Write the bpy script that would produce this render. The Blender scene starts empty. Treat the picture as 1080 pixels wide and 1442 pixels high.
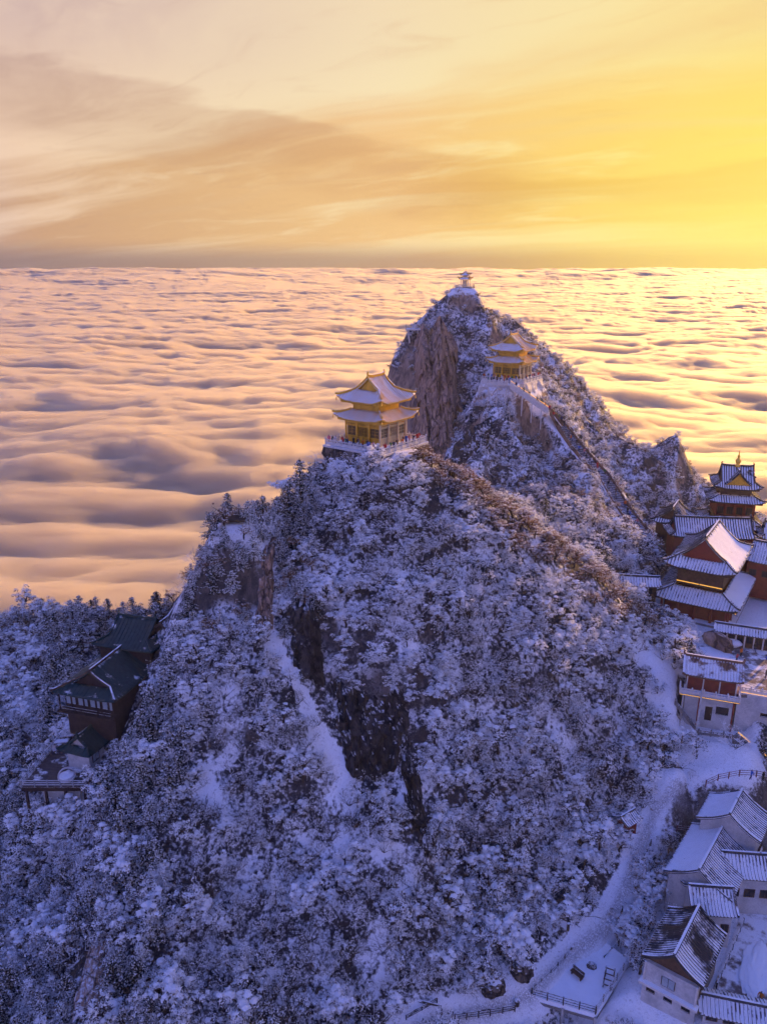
import bpy, bmesh, math, random
import numpy as np
from mathutils import Vector, Matrix, bvhtree
random.seed(7)
rng = np.random.default_rng(7)
SC = bpy.context.scene
COL = SC.collection
R = math.radians

# ------------------------------------------------------------------ camera
FPX, PITCH = 1100.0, R(17.6)
cam_d = bpy.data.cameras.new('camera')
cam = bpy.data.objects.new('camera', cam_d); COL.objects.link(cam)
cam_d.sensor_fit = 'VERTICAL'; cam_d.sensor_height = 24.0; cam_d.sensor_width = 18.0
cam_d.lens = 24.0 * FPX / 1442.0
cam_d.clip_start = 1.0; cam_d.clip_end = 200000.0
cam.location = (0, 0, 0); cam.rotation_euler = (R(90) - PITCH, 0, 0)
SC.camera = cam

# ------------------------------------------------------------------ light and exposure
SUN_AZ, SUN_EL = R(44.0), R(12.5)          # azimuth measured clockwise from +Y (the view direction)
sun_d = bpy.data.lights.new('sun', 'SUN'); sun_d.energy = 5.0; sun_d.angle = R(1.5)
sun_d.color = (1.0, 0.54, 0.16)
sun = bpy.data.objects.new('sun', sun_d); COL.objects.link(sun)
SUN_DIR = Vector((math.sin(SUN_AZ) * math.cos(SUN_EL), math.cos(SUN_AZ) * math.cos(SUN_EL), math.sin(SUN_EL)))
sun.rotation_euler = SUN_DIR.to_track_quat('Z', 'Y').to_euler()
sun.location = (300, 300, 200)
SC.view_settings.view_transform = 'Standard'
SC.view_settings.look = 'None'
SC.view_settings.exposure = 0.40
SC.view_settings.gamma = 1.0
SC.view_settings.use_curve_mapping = False
SC.cycles.max_bounces = 12; SC.cycles.diffuse_bounces = 3; SC.cycles.glossy_bounces = 2
SC.cycles.transparent_max_bounces = 12; SC.cycles.transmission_bounces = 2
SC.cycles.volume_bounces = 6
SC.cycles.use_adaptive_sampling = True; SC.cycles.adaptive_threshold = .05; SC.cycles.adaptive_min_samples = 16
SC.cycles.use_denoising = True
SC.cycles.sample_clamp_indirect = 6.0

# ------------------------------------------------------------------ node helpers
class NT:
    def __init__(self, tree):
        self.t = tree; self.n = tree.nodes; self.l = tree.links
    def new(self, kind, **kw):
        nd = self.n.new(kind)
        for k, v in kw.items(): setattr(nd, k, v)
        return nd
    def put(self, sock, v):
        if v is None: return
        if isinstance(v, bpy.types.NodeSocket): self.l.new(v, sock)
        else: sock.default_value = v
    def math(self, op, a, b=None, c=None, clamp=False):
        nd = self.new('ShaderNodeMath', operation=op, use_clamp=clamp)
        for i, v in enumerate((a, b, c)): self.put(nd.inputs[i], v)
        return nd.outputs[0]
    def vmath(self, op, a, b=None):
        nd = self.new('ShaderNodeVectorMath', operation=op)
        self.put(nd.inputs[0], a); self.put(nd.inputs[1], b)
        return nd.outputs['Value'] if op in ('DOT_PRODUCT', 'LENGTH') else nd.outputs[0]
    def mix(self, f, a, b, blend='MIX'):
        nd = self.new('ShaderNodeMix', data_type='RGBA', blend_type=blend, clamp_factor=True)
        self.put(nd.inputs[0], f); self.put(nd.inputs[6], a); self.put(nd.inputs[7], b)
        return nd.outputs[2]
    def smooth(self, v, lo, hi, out0=0.0, out1=1.0):
        nd = self.new('ShaderNodeMapRange', interpolation_type='SMOOTHSTEP')
        self.put(nd.inputs[0], v); nd.inputs[1].default_value = lo; nd.inputs[2].default_value = hi
        nd.inputs[3].default_value = out0; nd.inputs[4].default_value = out1
        return nd.outputs[0]
    def noise(self, vec, scale, detail=4.0, rough=0.5, dist=0.0):
        nd = self.new('ShaderNodeTexNoise')
        self.put(nd.inputs['Vector'], vec); self.put(nd.inputs['Scale'], scale)
        nd.inputs['Detail'].default_value = detail; nd.inputs['Roughness'].default_value = rough
        nd.inputs['Distortion'].default_value = dist
        return nd.outputs['Fac']
    def ramp(self, v, stops, interp='LINEAR'):
        nd = self.new('ShaderNodeValToRGB'); nd.color_ramp.interpolation = interp
        el = nd.color_ramp.elements
        while len(el) > 1: el.remove(el[-1])
        el[0].position = stops[0][0]; el[0].color = (*stops[0][1], 1)
        for p, c in stops[1:]:
            e = el.new(p); e.color = (*c, 1)
        self.put(nd.inputs[0], v)
        return nd.outputs[0]
    def comb(self, x, y, z):
        nd = self.new('ShaderNodeCombineXYZ')
        for i, v in enumerate((x, y, z)): self.put(nd.inputs[i], v)
        return nd.outputs[0]

# ------------------------------------------------------------------ world: a clear low-sun sky with a thin lit cloud sheet over it
world = bpy.data.worlds.new('World'); SC.world = world; world.use_nodes = True
W = NT(world.node_tree); W.n.clear()
STR = 0.10
tc = W.new('ShaderNodeTexCoord'); D = tc.outputs['Generated']
sep = W.new('ShaderNodeSeparateXYZ'); W.l.new(D, sep.inputs[0])
dx, dy, dz = sep.outputs
sky = W.new('ShaderNodeTexSky', sky_type='NISHITA', sun_disc=False)
sky.sun_elevation = SUN_EL; sky.sun_rotation = SUN_AZ; sky.altitude = 2000.0
sky.air_density = 1.0; sky.dust_density = 1.5; sky.ozone_density = 3.0
cosang = W.vmath('DOT_PRODUCT', D, tuple(SUN_DIR))
ang = W.math('DIVIDE', W.math('ARCCOSINE', W.math('MULTIPLY', cosang, 0.99999)), math.pi)   # 0 at the sun .. 1 opposite
# colour of the sunlit cloud sheet by angle from the sun
sheet = W.ramp(ang, [(0.0, (1.0, .80, .08)), (0.10, (1.0, .72, .10)), (0.17, (.98, .64, .16)), (0.24, (.92, .58, .25)), (0.37, (.62, .37, .22)),
                     (0.48, (.38, .33, .50)), (0.62, (.10, .20, 1.0)), (1.0, (.08, .18, 1.0))])
lit = W.ramp(ang, [(0.0, (1.0, .95, .35)), (0.10, (1.0, .88, .22)), (0.17, (1.0, .87, .37)), (0.24, (1.0, .83, .47)),
                   (0.37, (.88, .63, .45)), (0.48, (.56, .50, .70)), (0.62, (.18, .29, 1.0)), (1.0, (.15, .27, 1.0))])
dark = W.ramp(ang, [(0.0, (.95, .58, .04)), (0.10, (.90, .50, .06)), (0.17, (.80, .42, .08)), (0.24, (.70, .38, .16)), (0.37, (.45, .27, .20)),
                    (0.48, (.28, .21, .31)), (0.62, (.16, .20, .62)), (1.0, (.15, .20, .64))])
az = W.math('ARCTAN2', dx, dy)
# cloud plane coordinates: looking along the underside of a sheet far above
inv = W.math('DIVIDE', 1.0, W.math('ADD', W.math('MAXIMUM', dz, 0.0), 0.10))
px = W.math('MULTIPLY', dx, inv); py = W.math('MULTIPLY', dy, inv)
warp = W.noise(W.comb(px, py, 3.0), 0.55, 3.0, .5)
wz = W.math('MULTIPLY', W.math('SUBTRACT', warp, .5), 1.0)
# streaks drawn out along a slant
s1 = W.math('ADD', W.math('MULTIPLY', px, .30), W.math('MULTIPLY', wz, .8))
s2 = W.math('ADD', W.math('ADD', py, W.math('MULTIPLY', px, 0.55)), wz)
n_big = W.noise(W.comb(s1, s2, 1.3), 0.55, 5.0, .55, .4)
n_fine = W.noise(W.comb(W.math('MULTIPLY', px, .7), s2, 7.7), 1.5, 7.0, .62, .6)
n_wisp = W.noise(W.comb(W.math('MULTIPLY', px, 1.0), W.math('MULTIPLY', s2, 1.6), 4.1), 2.6, 6.0, .6, 1.0)
# the long dark bank that slants down towards the sun
nb = W.math('MULTIPLY', W.math('SUBTRACT', W.noise(W.comb(W.math('MULTIPLY', az, 3.0), W.math('MULTIPLY', dz, 14.0), 0.0), 1.6, 5.0, .55, .3), .5), .085)
line = W.math('SUBTRACT', 0.118, W.math('MULTIPLY', az, 0.165))
off = W.math('ADD', W.math('SUBTRACT', dz, line), nb)
bank_t = W.smooth(az, 0.10, 0.24, 1.0, 0.0)
bank = W.math('MULTIPLY', W.math('MULTIPLY', W.smooth(off, 0.030, 0.014), W.smooth(off, -0.070, -0.002)), bank_t)
off2 = W.math('ADD', W.math('SUBTRACT', dz, W.math('ADD', 0.068, W.math('MULTIPLY', az, 0.045))), W.math('MULTIPLY', nb, .8))
bank2 = W.math('MULTIPLY', W.math('MULTIPLY', W.smooth(off2, 0.022, 0.010), W.smooth(off2, -0.030, -0.004)), W.smooth(az, -0.10, 0.22))
c = W.mix(W.smooth(n_big, .44, .66), sheet, lit)
c = W.mix(W.math('MULTIPLY', W.smooth(n_fine, .50, .72), .55), c, lit)
c = W.mix(W.math('MULTIPLY', W.smooth(n_wisp, .54, .78), .30), c, dark)
hi_dark = W.math('MULTIPLY', W.smooth(dz, .17, .29), W.math('MAXIMUM', W.smooth(n_big, .62, .42), W.math('MULTIPLY', W.smooth(n_fine, .66, .44), W.smooth(ang, .24, .38))))
c = W.mix(W.math('MULTIPLY', hi_dark, .75), c, W.mix(.45, dark, (.50, .38, .46, 1)))
c = W.mix(W.math('MULTIPLY', W.math('MULTIPLY', bank, W.smooth(n_fine, .66, .36, .55, 1.0)), .66), c, dark)
c = W.mix(W.math('MULTIPLY', bank2, .60), c, dark)
c = W.mix(W.math('MULTIPLY', W.smooth(dz, .10, .27), .50), c, W.mix(W.smooth(ang, .12, .34), (.95, .70, .40, 1), (.66, .50, .50, 1)))
# dusty band along the horizon
c = W.mix(W.math('MULTIPLY', W.smooth(dz, .060, .004), .55), c, sheet)
band = W.math('MULTIPLY', W.smooth(dz, .030, .002), W.smooth(ang, .02, .20, .35, 1.0))
bandcol = W.ramp(ang, [(0.0, (.90, .50, .10)), (0.12, (.80, .42, .13)), (0.24, (.46, .28, .20)), (0.37, (.24, .17, .19)), (1, (.14, .15, .26))])
c = W.mix(W.math('MULTIPLY', band, .75), c, bandcol)
c = W.mix(W.math('MULTIPLY', W.smooth(ang, .24, .09), W.math('MULTIPLY', W.smooth(dz, .26, .05), .55)), c, (1.18, .98, .26, 1))
cover = W.math('MULTIPLY', W.smooth(dz, .95, .25, .45, 1.0), W.smooth(n_big, .15, .40, .75, 1.0))
# the pink belt low in the sky opposite the sun
belt = W.math('MULTIPLY', W.smooth(ang, .46, .62), W.smooth(dz, .42, .10))
c = W.mix(W.math('MULTIPLY', belt, .12), c, (.92, .58, .74, 1))
# overhead and away from the sun the sheet thins to deep morning blue
over = W.smooth(dz, .26, .62)
c = W.mix(W.math('MULTIPLY', over, .85), c, (.09, .19, 1.0, 1))
gain = W.math('MULTIPLY', W.math('MAXIMUM', W.smooth(ang, .42, .66, 1.0, 1.50), W.smooth(dz, .26, .62, 1.0, 1.50)), .76 / STR)
c10 = W.mix(1.0, c, W.comb(gain, gain, gain), 'MULTIPLY')
final = W.mix(cover, sky.outputs[0], c10)
bg = W.new('ShaderNodeBackground'); W.l.new(final, bg.inputs[0]); bg.inputs[1].default_value = STR
wo = W.new('ShaderNodeOutputWorld'); W.l.new(bg.outputs[0], wo.inputs[0])

# ------------------------------------------------------------------ geometry helpers
CP, SP = math.cos(PITCH), math.sin(PITCH)
def P(u, v, Y, up=0.0):
    """the world point at distance Y in front of the camera that lies towards photo position (u, v)"""
    a = (u - 540.0) / FPX; d = (v - 721.0) / FPX
    yy = CP - SP * d; zz = -SP - CP * d
    return Vector((a * Y / yy, Y, zz * Y / yy + up))
def PZ(u, v, z):
    """the world point at height z that lies towards photo position (u, v)"""
    a = (u - 540.0) / FPX; d = (v - 721.0) / FPX
    yy = CP - SP * d; zz = -SP - CP * d
    return Vector((a * z / zz, yy * z / zz, z))
def proj(p):
    """photo position of a world point"""
    f = p[1] * CP - p[2] * SP; up = p[1] * SP + p[2] * CP
    return 540 + FPX * p[0] / f, 721 - FPX * up / f

def hsh(ix, iy, seed):
    h = (ix.astype(np.int64) * 374761393 + iy.astype(np.int64) * 668265263 + seed * 974711) & 0x7fffffff
    h = ((h ^ (h >> 13)) * 1274126177) & 0x7fffffff
    h = h ^ (h >> 16)
    return (h & 0xffffff) / float(0xffffff)
def vnoise(x, y, seed=0):
    xi = np.floor(x); yi = np.floor(y); fx = x - xi; fy = y - yi
    fx = fx * fx * fx * (fx * (fx * 6 - 15) + 10); fy = fy * fy * fy * (fy * (fy * 6 - 15) + 10)
    a = hsh(xi, yi, seed); b = hsh(xi + 1, yi, seed); c_ = hsh(xi, yi + 1, seed); d_ = hsh(xi + 1, yi + 1, seed)
    return (a * (1 - fx) + b * fx) * (1 - fy) + (c_ * (1 - fx) + d_ * fx) * fy
def fbm(x, y, octv=5, seed=0, gain=.5, lac=2.07):
    s = np.zeros_like(x); a = 1.0; t = 0.0
    for i in range(octv):
        s += a * vnoise(x + 17.3 * i, y - 9.1 * i, seed + i * 13); t += a
        x, y = (x * .8 - y * .6) * lac, (x * .6 + y * .8) * lac; a *= gain
    return s / t
def sstep(a, b, x):
    t = np.clip((x - a) / (b - a), 0, 1); return t * t * (3 - 2 * t)

def link(name, me, parent=None):
    o = bpy.data.objects.new(name, me); COL.objects.link(o)
    if parent is not None: o.parent = parent
    return o
def tag(o, label=None, cat=None, group=None, kind=None):
    if label: o['label'] = label
    if cat: o['category'] = cat
    if group: o['group'] = group
    if kind: o['kind'] = kind
    return o
def thing(name, label, cat, loc=(0, 0, 0), rz=0.0, group=None):
    o = bpy.data.objects.new(name, None); COL.objects.link(o)
    o.location = loc; o.rotation_euler = (0, 0, rz); o.empty_display_size = .3
    return tag(o, label, cat, group)
def copy_tree(o, parent=None):
    c_ = o.copy(); COL.objects.link(c_)
    if parent is not None: c_.parent = parent
    for ch in o.children: copy_tree(ch, c_)
    return c_
def np_mesh(name, verts, quads, mat, smooth=True):
    me = bpy.data.meshes.new(name)
    verts = np.asarray(verts, dtype=np.float32); quads = np.asarray(quads, dtype=np.int32)
    k = quads.shape[1]
    me.vertices.add(len(verts)); me.vertices.foreach_set('co', verts.ravel())
    me.loops.add(quads.size); me.loops.foreach_set('vertex_index', quads.ravel())
    me.polygons.add(len(quads)); me.polygons.foreach_set('loop_start', np.arange(0, quads.size, k, dtype=np.int32))
    me.update(calc_edges=True)
    me.polygons.foreach_set('use_smooth', np.full(len(quads), smooth, dtype=bool))
    if mat is not None: me.materials.append(mat)
    me.update(); return me
def grid_quads(nx, ny):
    i, j = np.meshgrid(np.arange(nx - 1), np.arange(ny - 1), indexing='ij')
    a = (i * ny + j).ravel()
    return np.stack([a, a + ny, a + ny + 1, a + 1], 1)
# ------------------------------------------------------------------ materials
MATS = {}
def base_mat(name):
    m = bpy.data.materials.new(name); m.use_nodes = True
    T = NT(m.node_tree)
    b = T.n['Principled BSDF']
    b.inputs['Specular IOR Level'].default_value = .25
    MATS[name] = m
    return m, T, b
def mat_plain(name, col, rough=.7, var=.25, scale=1.5, metal=0.0, snow=0.0, bump=0.0, snowscale=1.2):
    """a plain surface with uneven colour and, where snow > 0, patches of lying snow on its upward faces"""
    m, T, b = base_mat(name)
    t = T.new('ShaderNodeTexCoord'); o = t.outputs['Object']
    n = T.noise(o, scale, 6, .6)
    n2 = T.noise(o, scale * 7.3, 4, .6)
    f = T.math('ADD', T.math('MULTIPLY', n, .65), T.math('MULTIPLY', n2, .35))
    lo = tuple(max(0, x * (1 - var)) for x in col) + (1,); hi = tuple(min(1, x * (1 + var)) for x in col) + (1,)
    c_ = T.mix(T.smooth(f, .30, .70), lo, hi)
    if snow > 0:
        g = T.new('ShaderNodeNewGeometry')
        s = T.new('ShaderNodeSeparateXYZ'); T.l.new(g.outputs['Normal'], s.inputs[0])
        ns = T.noise(t.outputs['Object'], snowscale, 5, .65)
        k = T.math('ADD', T.math('MULTIPLY', s.outputs[2], .55), T.math('SUBTRACT', ns, .5))
        th = .62 - .62 * snow
        f2 = T.smooth(k, th - .05, th + .07)
        c_ = T.mix(f2, c_, (.80, .82, .86, 1))
    T.put(b.inputs['Base Color'], c_)
    b.inputs['Roughness'].default_value = rough; b.inputs['Metallic'].default_value = metal
    if bump > 0:
        bp = T.new('ShaderNodeBump'); bp.inputs['Strength'].default_value = bump; bp.inputs['Distance'].default_value = .15
        T.l.new(f, bp.inputs['Height']); T.l.new(bp.outputs[0], b.inputs['Normal'])
    return m
def mat_emit(name, col, strength):
    m, T, b = base_mat(name)
    b.inputs['Base Color'].default_value = (*col, 1)
    b.inputs['Emission Color'].default_value = (*col, 1); b.inputs['Emission Strength'].default_value = strength
    return m

# terrain: snow with dead grass and stones showing through, bare rock where it is steep
def mat_terrain():
    m, T, b = base_mat('mountain_ground')
    t = T.new('ShaderNodeTexCoord'); o = t.outputs['Object']
    g = T.new('ShaderNodeNewGeometry'); s = T.new('ShaderNodeSeparateXYZ'); T.l.new(g.outputs['Normal'], s.inputs[0])
    nz = s.outputs[2]
    n1 = T.noise(o, .22, 6, .6); n2 = T.noise(o, 1.6, 6, .65); n3 = T.noise(o, 6.0, 4, .65)
    st = T.new('ShaderNodeMapping'); st.inputs['Scale'].default_value = (1.0, 1.0, .22); T.l.new(o, st.inputs[0])
    nr = T.noise(st.outputs[0], 1.0, 8, .65, .6); nr2 = T.noise(st.outputs[0], .22, 4, .6)
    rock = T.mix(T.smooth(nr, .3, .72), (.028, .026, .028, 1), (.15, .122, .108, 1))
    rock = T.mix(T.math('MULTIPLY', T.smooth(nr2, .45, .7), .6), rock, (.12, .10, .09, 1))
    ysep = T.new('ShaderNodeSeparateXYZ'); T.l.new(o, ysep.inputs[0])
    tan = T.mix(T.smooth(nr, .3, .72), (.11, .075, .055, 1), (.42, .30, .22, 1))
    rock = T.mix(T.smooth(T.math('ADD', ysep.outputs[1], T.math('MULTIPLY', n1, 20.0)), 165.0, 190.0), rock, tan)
    scrub = T.mix(T.smooth(n3, .35, .65), (.018, .018, .022, 1), (.065, .060, .064, 1))
    snow = T.mix(n2, (.78, .80, .85, 1), (.90, .91, .93, 1))
    k = T.math('ADD', T.math('MULTIPLY', n2, .6), T.math('MULTIPLY', n1, .55))
    at = T.new('ShaderNodeAttribute'); at.attribute_name = 'clear'
    k = T.math('SUBTRACT', k, T.math('MULTIPLY', at.outputs['Fac'], .45))
    c_ = T.mix(T.smooth(k, .47, .62), snow, scrub)
    sl = T.math('ADD', nz, T.math('MULTIPLY', T.math('SUBTRACT', n2, .5), .55))
    c_ = T.mix(T.smooth(sl, .55, .40), c_, rock)
    td = T.new('ShaderNodeAttribute'); td.attribute_name = 'trod'
    c_ = T.mix(T.math('MULTIPLY', td.outputs['Fac'], T.smooth(n3, .36, .56)), c_, (.26, .25, .26, 1))
    tr = T.math('MULTIPLY', T.smooth(T.noise(o, 3.2, 5, .7, .5), .52, .66), T.math('MULTIPLY', at.outputs['Fac'], .55))
    c_ = T.mix(tr, c_, (.30, .29, .30, 1))
    T.put(b.inputs['Base Color'], c_); b.inputs['Roughness'].default_value = .85
    h = T.math('ADD', T.math('MULTIPLY', n2, .8), T.math('MULTIPLY', n3, .55))
    bp = T.new('ShaderNodeBump'); bp.inputs['Strength'].default_value = .5; bp.inputs['Distance'].default_value = .5
    T.l.new(h, bp.inputs['Height']); T.l.new(bp.outputs[0], b.inputs['Normal'])
    return m
M_TERR = mat_terrain()
def mat_rock(name, lo, hi, snowth):
    m, T, b = base_mat(name)
    t = T.new('ShaderNodeTexCoord'); o = t.outputs['Object']
    st = T.new('ShaderNodeMapping'); st.inputs['Scale'].default_value = (1, 1, .30); T.l.new(o, st.inputs[0])
    n = T.noise(st.outputs[0], 1.3, 9, .68, .8); n2 = T.noise(st.outputs[0], .28, 5, .6, .3); n3 = T.noise(o, 3.0, 6, .7)
    c_ = T.mix(T.smooth(n, .32, .70), (*lo, 1), (*hi, 1))
    c_ = T.mix(T.math('MULTIPLY', T.smooth(n2, .50, .68), .55), c_, (lo[0] * .7, lo[1] * .7, lo[2] * .7, 1))
    g = T.new('ShaderNodeNewGeometry'); s = T.new('ShaderNodeSeparateXYZ'); T.l.new(g.outputs['Normal'], s.inputs[0])
    k = T.math('ADD', s.outputs[2], T.math('MULTIPLY', T.math('SUBTRACT', n3, .5), .3))
    c_ = T.mix(T.smooth(k, snowth, snowth + .12), c_, (.82, .83, .87, 1))
    T.put(b.inputs['Base Color'], c_); b.inputs['Roughness'].default_value = .9
    vo = T.new('ShaderNodeTexVoronoi', feature='DISTANCE_TO_EDGE'); vo.inputs['Scale'].default_value = .55
    wv = T.vmath('ADD', st.outputs[0], T.comb(T.math('MULTIPLY', n3, .9), T.math('MULTIPLY', n, .9), T.math('MULTIPLY', n2, 1.2))); T.l.new(wv, vo.inputs['Vector'])
    crk = T.smooth(vo.outputs['Distance'], .0, .07)
    c_ = T.mix(T.math('MULTIPLY', T.math('SUBTRACT', 1.0, crk), .75), c_, (lo[0] * .35, lo[1] * .35, lo[2] * .35, 1))
    T.put(b.inputs['Base Color'], c_)
    bp = T.new('ShaderNodeBump'); bp.inputs['Strength'].default_value = .9; bp.inputs['Distance'].default_value = .6
    T.l.new(T.math('ADD', n, T.math('MULTIPLY', crk, .5)), bp.inputs['Height']); T.l.new(bp.outputs[0], b.inputs['Normal'])
    return m
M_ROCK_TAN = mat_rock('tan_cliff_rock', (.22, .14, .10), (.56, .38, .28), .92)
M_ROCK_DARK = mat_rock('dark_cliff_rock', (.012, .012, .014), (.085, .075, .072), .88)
M_ROCK_GREY = mat_rock('grey_rock', (.05, .042, .038), (.24, .19, .155), .72)

# cloud sea: vapour that scatters light forward, with gold sunlight tinted into the volume colour
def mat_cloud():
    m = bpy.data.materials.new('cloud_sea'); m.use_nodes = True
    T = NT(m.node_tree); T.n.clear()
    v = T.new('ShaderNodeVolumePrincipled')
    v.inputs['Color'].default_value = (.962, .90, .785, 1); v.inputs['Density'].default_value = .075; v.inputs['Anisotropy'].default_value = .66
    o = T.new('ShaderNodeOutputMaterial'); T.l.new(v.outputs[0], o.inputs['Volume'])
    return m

# ------------------------------------------------------------------ cloud sea
def build_clouds():
    na, nr = 760, 760
    azs = np.linspace(R(-66), R(66), na); t = np.linspace(0, 1, nr)
    rs = 300.0 * (70000.0 / 300.0) ** t
    A, Rr = np.meshgrid(azs, rs, indexing='ij')
    X = Rr * np.sin(A); Y = Rr * np.cos(A)
    wx = fbm(X / 700, Y / 700, 3, 5) - .5; wy = fbm(X / 700 + 40, Y / 700, 3, 6) - .5
    Xw = X + 380 * wx; Yw = Y + 380 * wy
    big = fbm(Xw / 1500, Yw / 900, 3, 11)
    mid = fbm(Xw / 380, Yw / 230, 4, 21, .5)
    bil = 1 - np.abs(2 * fbm(Xw / 300, Yw / 190, 5, 31, .55) - 1)
    fine = fbm(X / 90, Y / 50, 4, 41, .55)
    far = sstep(900, 3500, Rr)
    H = 66 * (big - .5) + (44 - 4 * far) * (mid - .5) + (24 + 12 * far) * (bil - .75) + 9 * (fine - .5) + 18 * (fbm(Xw / 170, Yw / 75, 3, 61) - .5)
    # far rows: the same swell, broader
    vf = sstep(5000, 20000, Rr)
    H = H * (1 - .5 * vf) + vf * 480 * (fbm(X / 3600, Y / 2600, 4, 51) - .5)
    Z = -300 + H - sstep(30000, 70000, Rr) * 120
    V = np.stack([X, Y, Z], -1).reshape(-1, 3)
    Q = grid_quads(na, nr)[:, ::-1]
    # close the body of vapour: walls round the rim and a flat underside
    rim = np.concatenate([np.arange(nr), np.arange(1, na) * nr + nr - 1, (na - 1) * nr + np.arange(nr - 2, -1, -1), np.arange(na - 2, 0, -1) * nr])
    low = V[rim].copy(); low[:, 2] = -520; nv = len(V); nl = len(rim); k = np.arange(nl); k2 = (k + 1) % nl
    ctr = nv + nl
    V = np.concatenate([V, low, [[0, 2000, -520]]])
    S = np.stack([rim[k], nv + k, nv + k2, rim[k2]], 1)[:, ::-1]
    half = np.arange(0, nl, 2)
    B = np.stack([nv + half, np.full(len(half), ctr), nv + (half + 2) % nl, nv + (half + 1) % nl], 1)
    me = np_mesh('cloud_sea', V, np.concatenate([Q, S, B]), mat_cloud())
    bm = bmesh.new(); bm.from_mesh(me); bmesh.ops.recalc_face_normals(bm, faces=bm.faces); bm.faces.ensure_lookup_table()
    if sum(bm.faces[i].normal.z for i in range(0, len(Q), 97)) < 0: bmesh.ops.reverse_faces(bm, faces=bm.faces)
    bm.to_mesh(me); bm.free()
    o = link('cloud_sea', me)
    return tag(o, 'sea of rolling clouds lit and tinted sunlight gold, reaching the horizon', 'clouds', kind='stuff')
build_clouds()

# ------------------------------------------------------------------ mountain: one height surface through surveyed points
CTRL = []
def cp(u, v, Y, drop=1.6): p = P(u, v, Y); CTRL.append((p.x, p.y, p.z - drop))
def cw(x, y, z): CTRL.append((x, y, z))
# near hill, crown and right-hand ridge
for a in [(470,648,121,1.0),(540,655,117.5,.6),(600,640,122,1.0),(640,652,120),(700,700,119),(760,745,118.5),(820,788,119),(870,832,120),(905,868,121)]: cp(*a)
# left shoulder
for a in [(430,672,117),(400,705,114),(375,725,111),(330,738,107,1.0),(300,750,106),(280,800,104),(255,850,102.5),(235,880,102)]: cp(*a)
# front of the near hill
for a in [(470,720,112),(540,720,111.5),(620,720,113),(690,760,112.5),(760,800,113),(830,850,115),
          (400,780,106),(460,800,104),(540,810,103.5),(620,810,106),(700,840,108),
          (350,850,100.5),(420,880,99),(500,900,97.5),(580,900,98),(660,910,101),(740,910,104.5),(820,920,107),(890,900,112),
          (470,960,95.5),(540,990,93),(620,1000,94),(700,1000,97),(780,1000,100),(860,990,103.5),(930,970,107),
          (400,960,92.5),(440,1020,89.5),(500,1110,85),(560,1100,86.5),(640,1100,88.5),(720,1100,91),(800,1100,94),(880,1090,97),
          (330,950,92.5),(330,1050,87.5),(400,1100,84.5),(330,1150,81.5),(450,1200,79),(560,1200,79.5),(660,1200,83),(760,1200,86),(840,1190,88.5),
          (250,1000,91),(250,1100,84.5),(250,1200,78),(250,1300,71.5),(350,1300,72),(450,1300,72.5),(560,1300,73),(660,1300,76.5),(740,1290,80),
          (200,1440,62),(300,1440,63),(420,1440,64),(540,1440,65.5),(640,1420,67.5),(700,1390,70)]: cp(*a)
# left forest valley and its ridge
for a in [(0,870,132),(60,868,134),(130,868,136),(190,862,135),(230,866,128),(0,950,117),(80,950,117),(150,950,110),
          (0,1050,102),(60,1060,99),(0,1150,92),(80,1150,88),(150,1150,84),(0,1260,82),(80,1260,78),(160,1260,75),(0,1440,65),(100,1440,63),
          (-120,880,130),(-120,1100,97),(-120,1440,66),(-300,900,125),(-300,1440,66)]: cp(*a)
# right: slope below the courtyard, path shelf, village shelf
for a in [(960,1010,103.5),(940,1050,101.5),(980,1060,100),(1030,1070,98,.3),(900,1130,94.5,.6),(960,1090,95.5,.2),(1010,1095,95,.2),(1080,1095,95,.2),
          (900,1180,89.5,.8),(880,1240,85,.3),(840,1310,79.5,.2),(800,1340,77,.2),(760,1380,72.5,.2),(700,1425,69,.2),(620,1440,66.5,.3)]: cp(*a)
VIL = -82.0
for u, v in [(930,1250),(1000,1250),(1000,1340),(1000,1440),(1080,1200),(1080,1300),(1080,1440),(1180,1250),(1180,1440)]:
    p = PZ(u, v, VIL + .0); CTRL.append((p.x, p.y, VIL - (1.5 if u < 935 else 0)))
for u, v in [(905,1340),(890,1400),(860,1440),(800,1450),(760,1450)]:
    p = PZ(u, v, -84.0); CTRL.append((p.x, p.y, -88.5))
# plaza saddle
PLZ = -62.5
for x, y in [(56,113),(62,112),(70,112),(80,112),(58,125),(70,125),(85,125),(55,140),(65,140),(85,140),(60,155),(75,155),(95,160),(62,168),(80,172),(100,180)]: cw(x, y, PLZ + (0 if y < 145 else 3.5))
cw(82, 190, -66); cw(105, 200, -75); cw(120, 150, -64); cw(125, 120, -64); cw(120, 95, -72)
# far hill: stair ridge, its front slope, the gully behind the near ridge
for a in [(715,560,193,.3),(770,572,190,.6),(810,622,181,.6),(850,672,172,.6),(900,742,158.5,.6),(945,780,150,.3)]: cp(*a)
for a in [(690,600,183),(730,620,181),(700,660,168),(760,660,171),(690,690,157),(750,720,150),(800,700,159),(810,745,147),(860,770,143),(850,800,136.5),(900,800,139)]: cp(*a)
for a in [(655,650,168),(650,690,150),(720,745,137),(780,775,131),(850,815,128.5)]: cp(*a)
# main peak
for a in [(655,405,225,.4),(690,428,225),(720,450,226),(760,486,227),(800,525,226),(840,570,223),(880,618,218),(900,655,210)]: cp(*a)
for a in [(635,412,223,1),(612,436,220),(590,462,217,.8),(565,492,215),(556,520,214)]: cp(*a)
for a in [(640,450,215),(680,480,212),(720,500,210),(640,500,209),(670,540,203),(680,580,193),(645,560,203),(640,600,195),(640,640,184),(655,625,180),
          (780,540,208),(820,600,200),(850,640,194),(880,690,184),(915,740,170),(950,760,163),(930,700,183),
          (585,500,212),(575,540,210),(575,600,206),(610,640,190)]: cp(*a)
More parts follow.
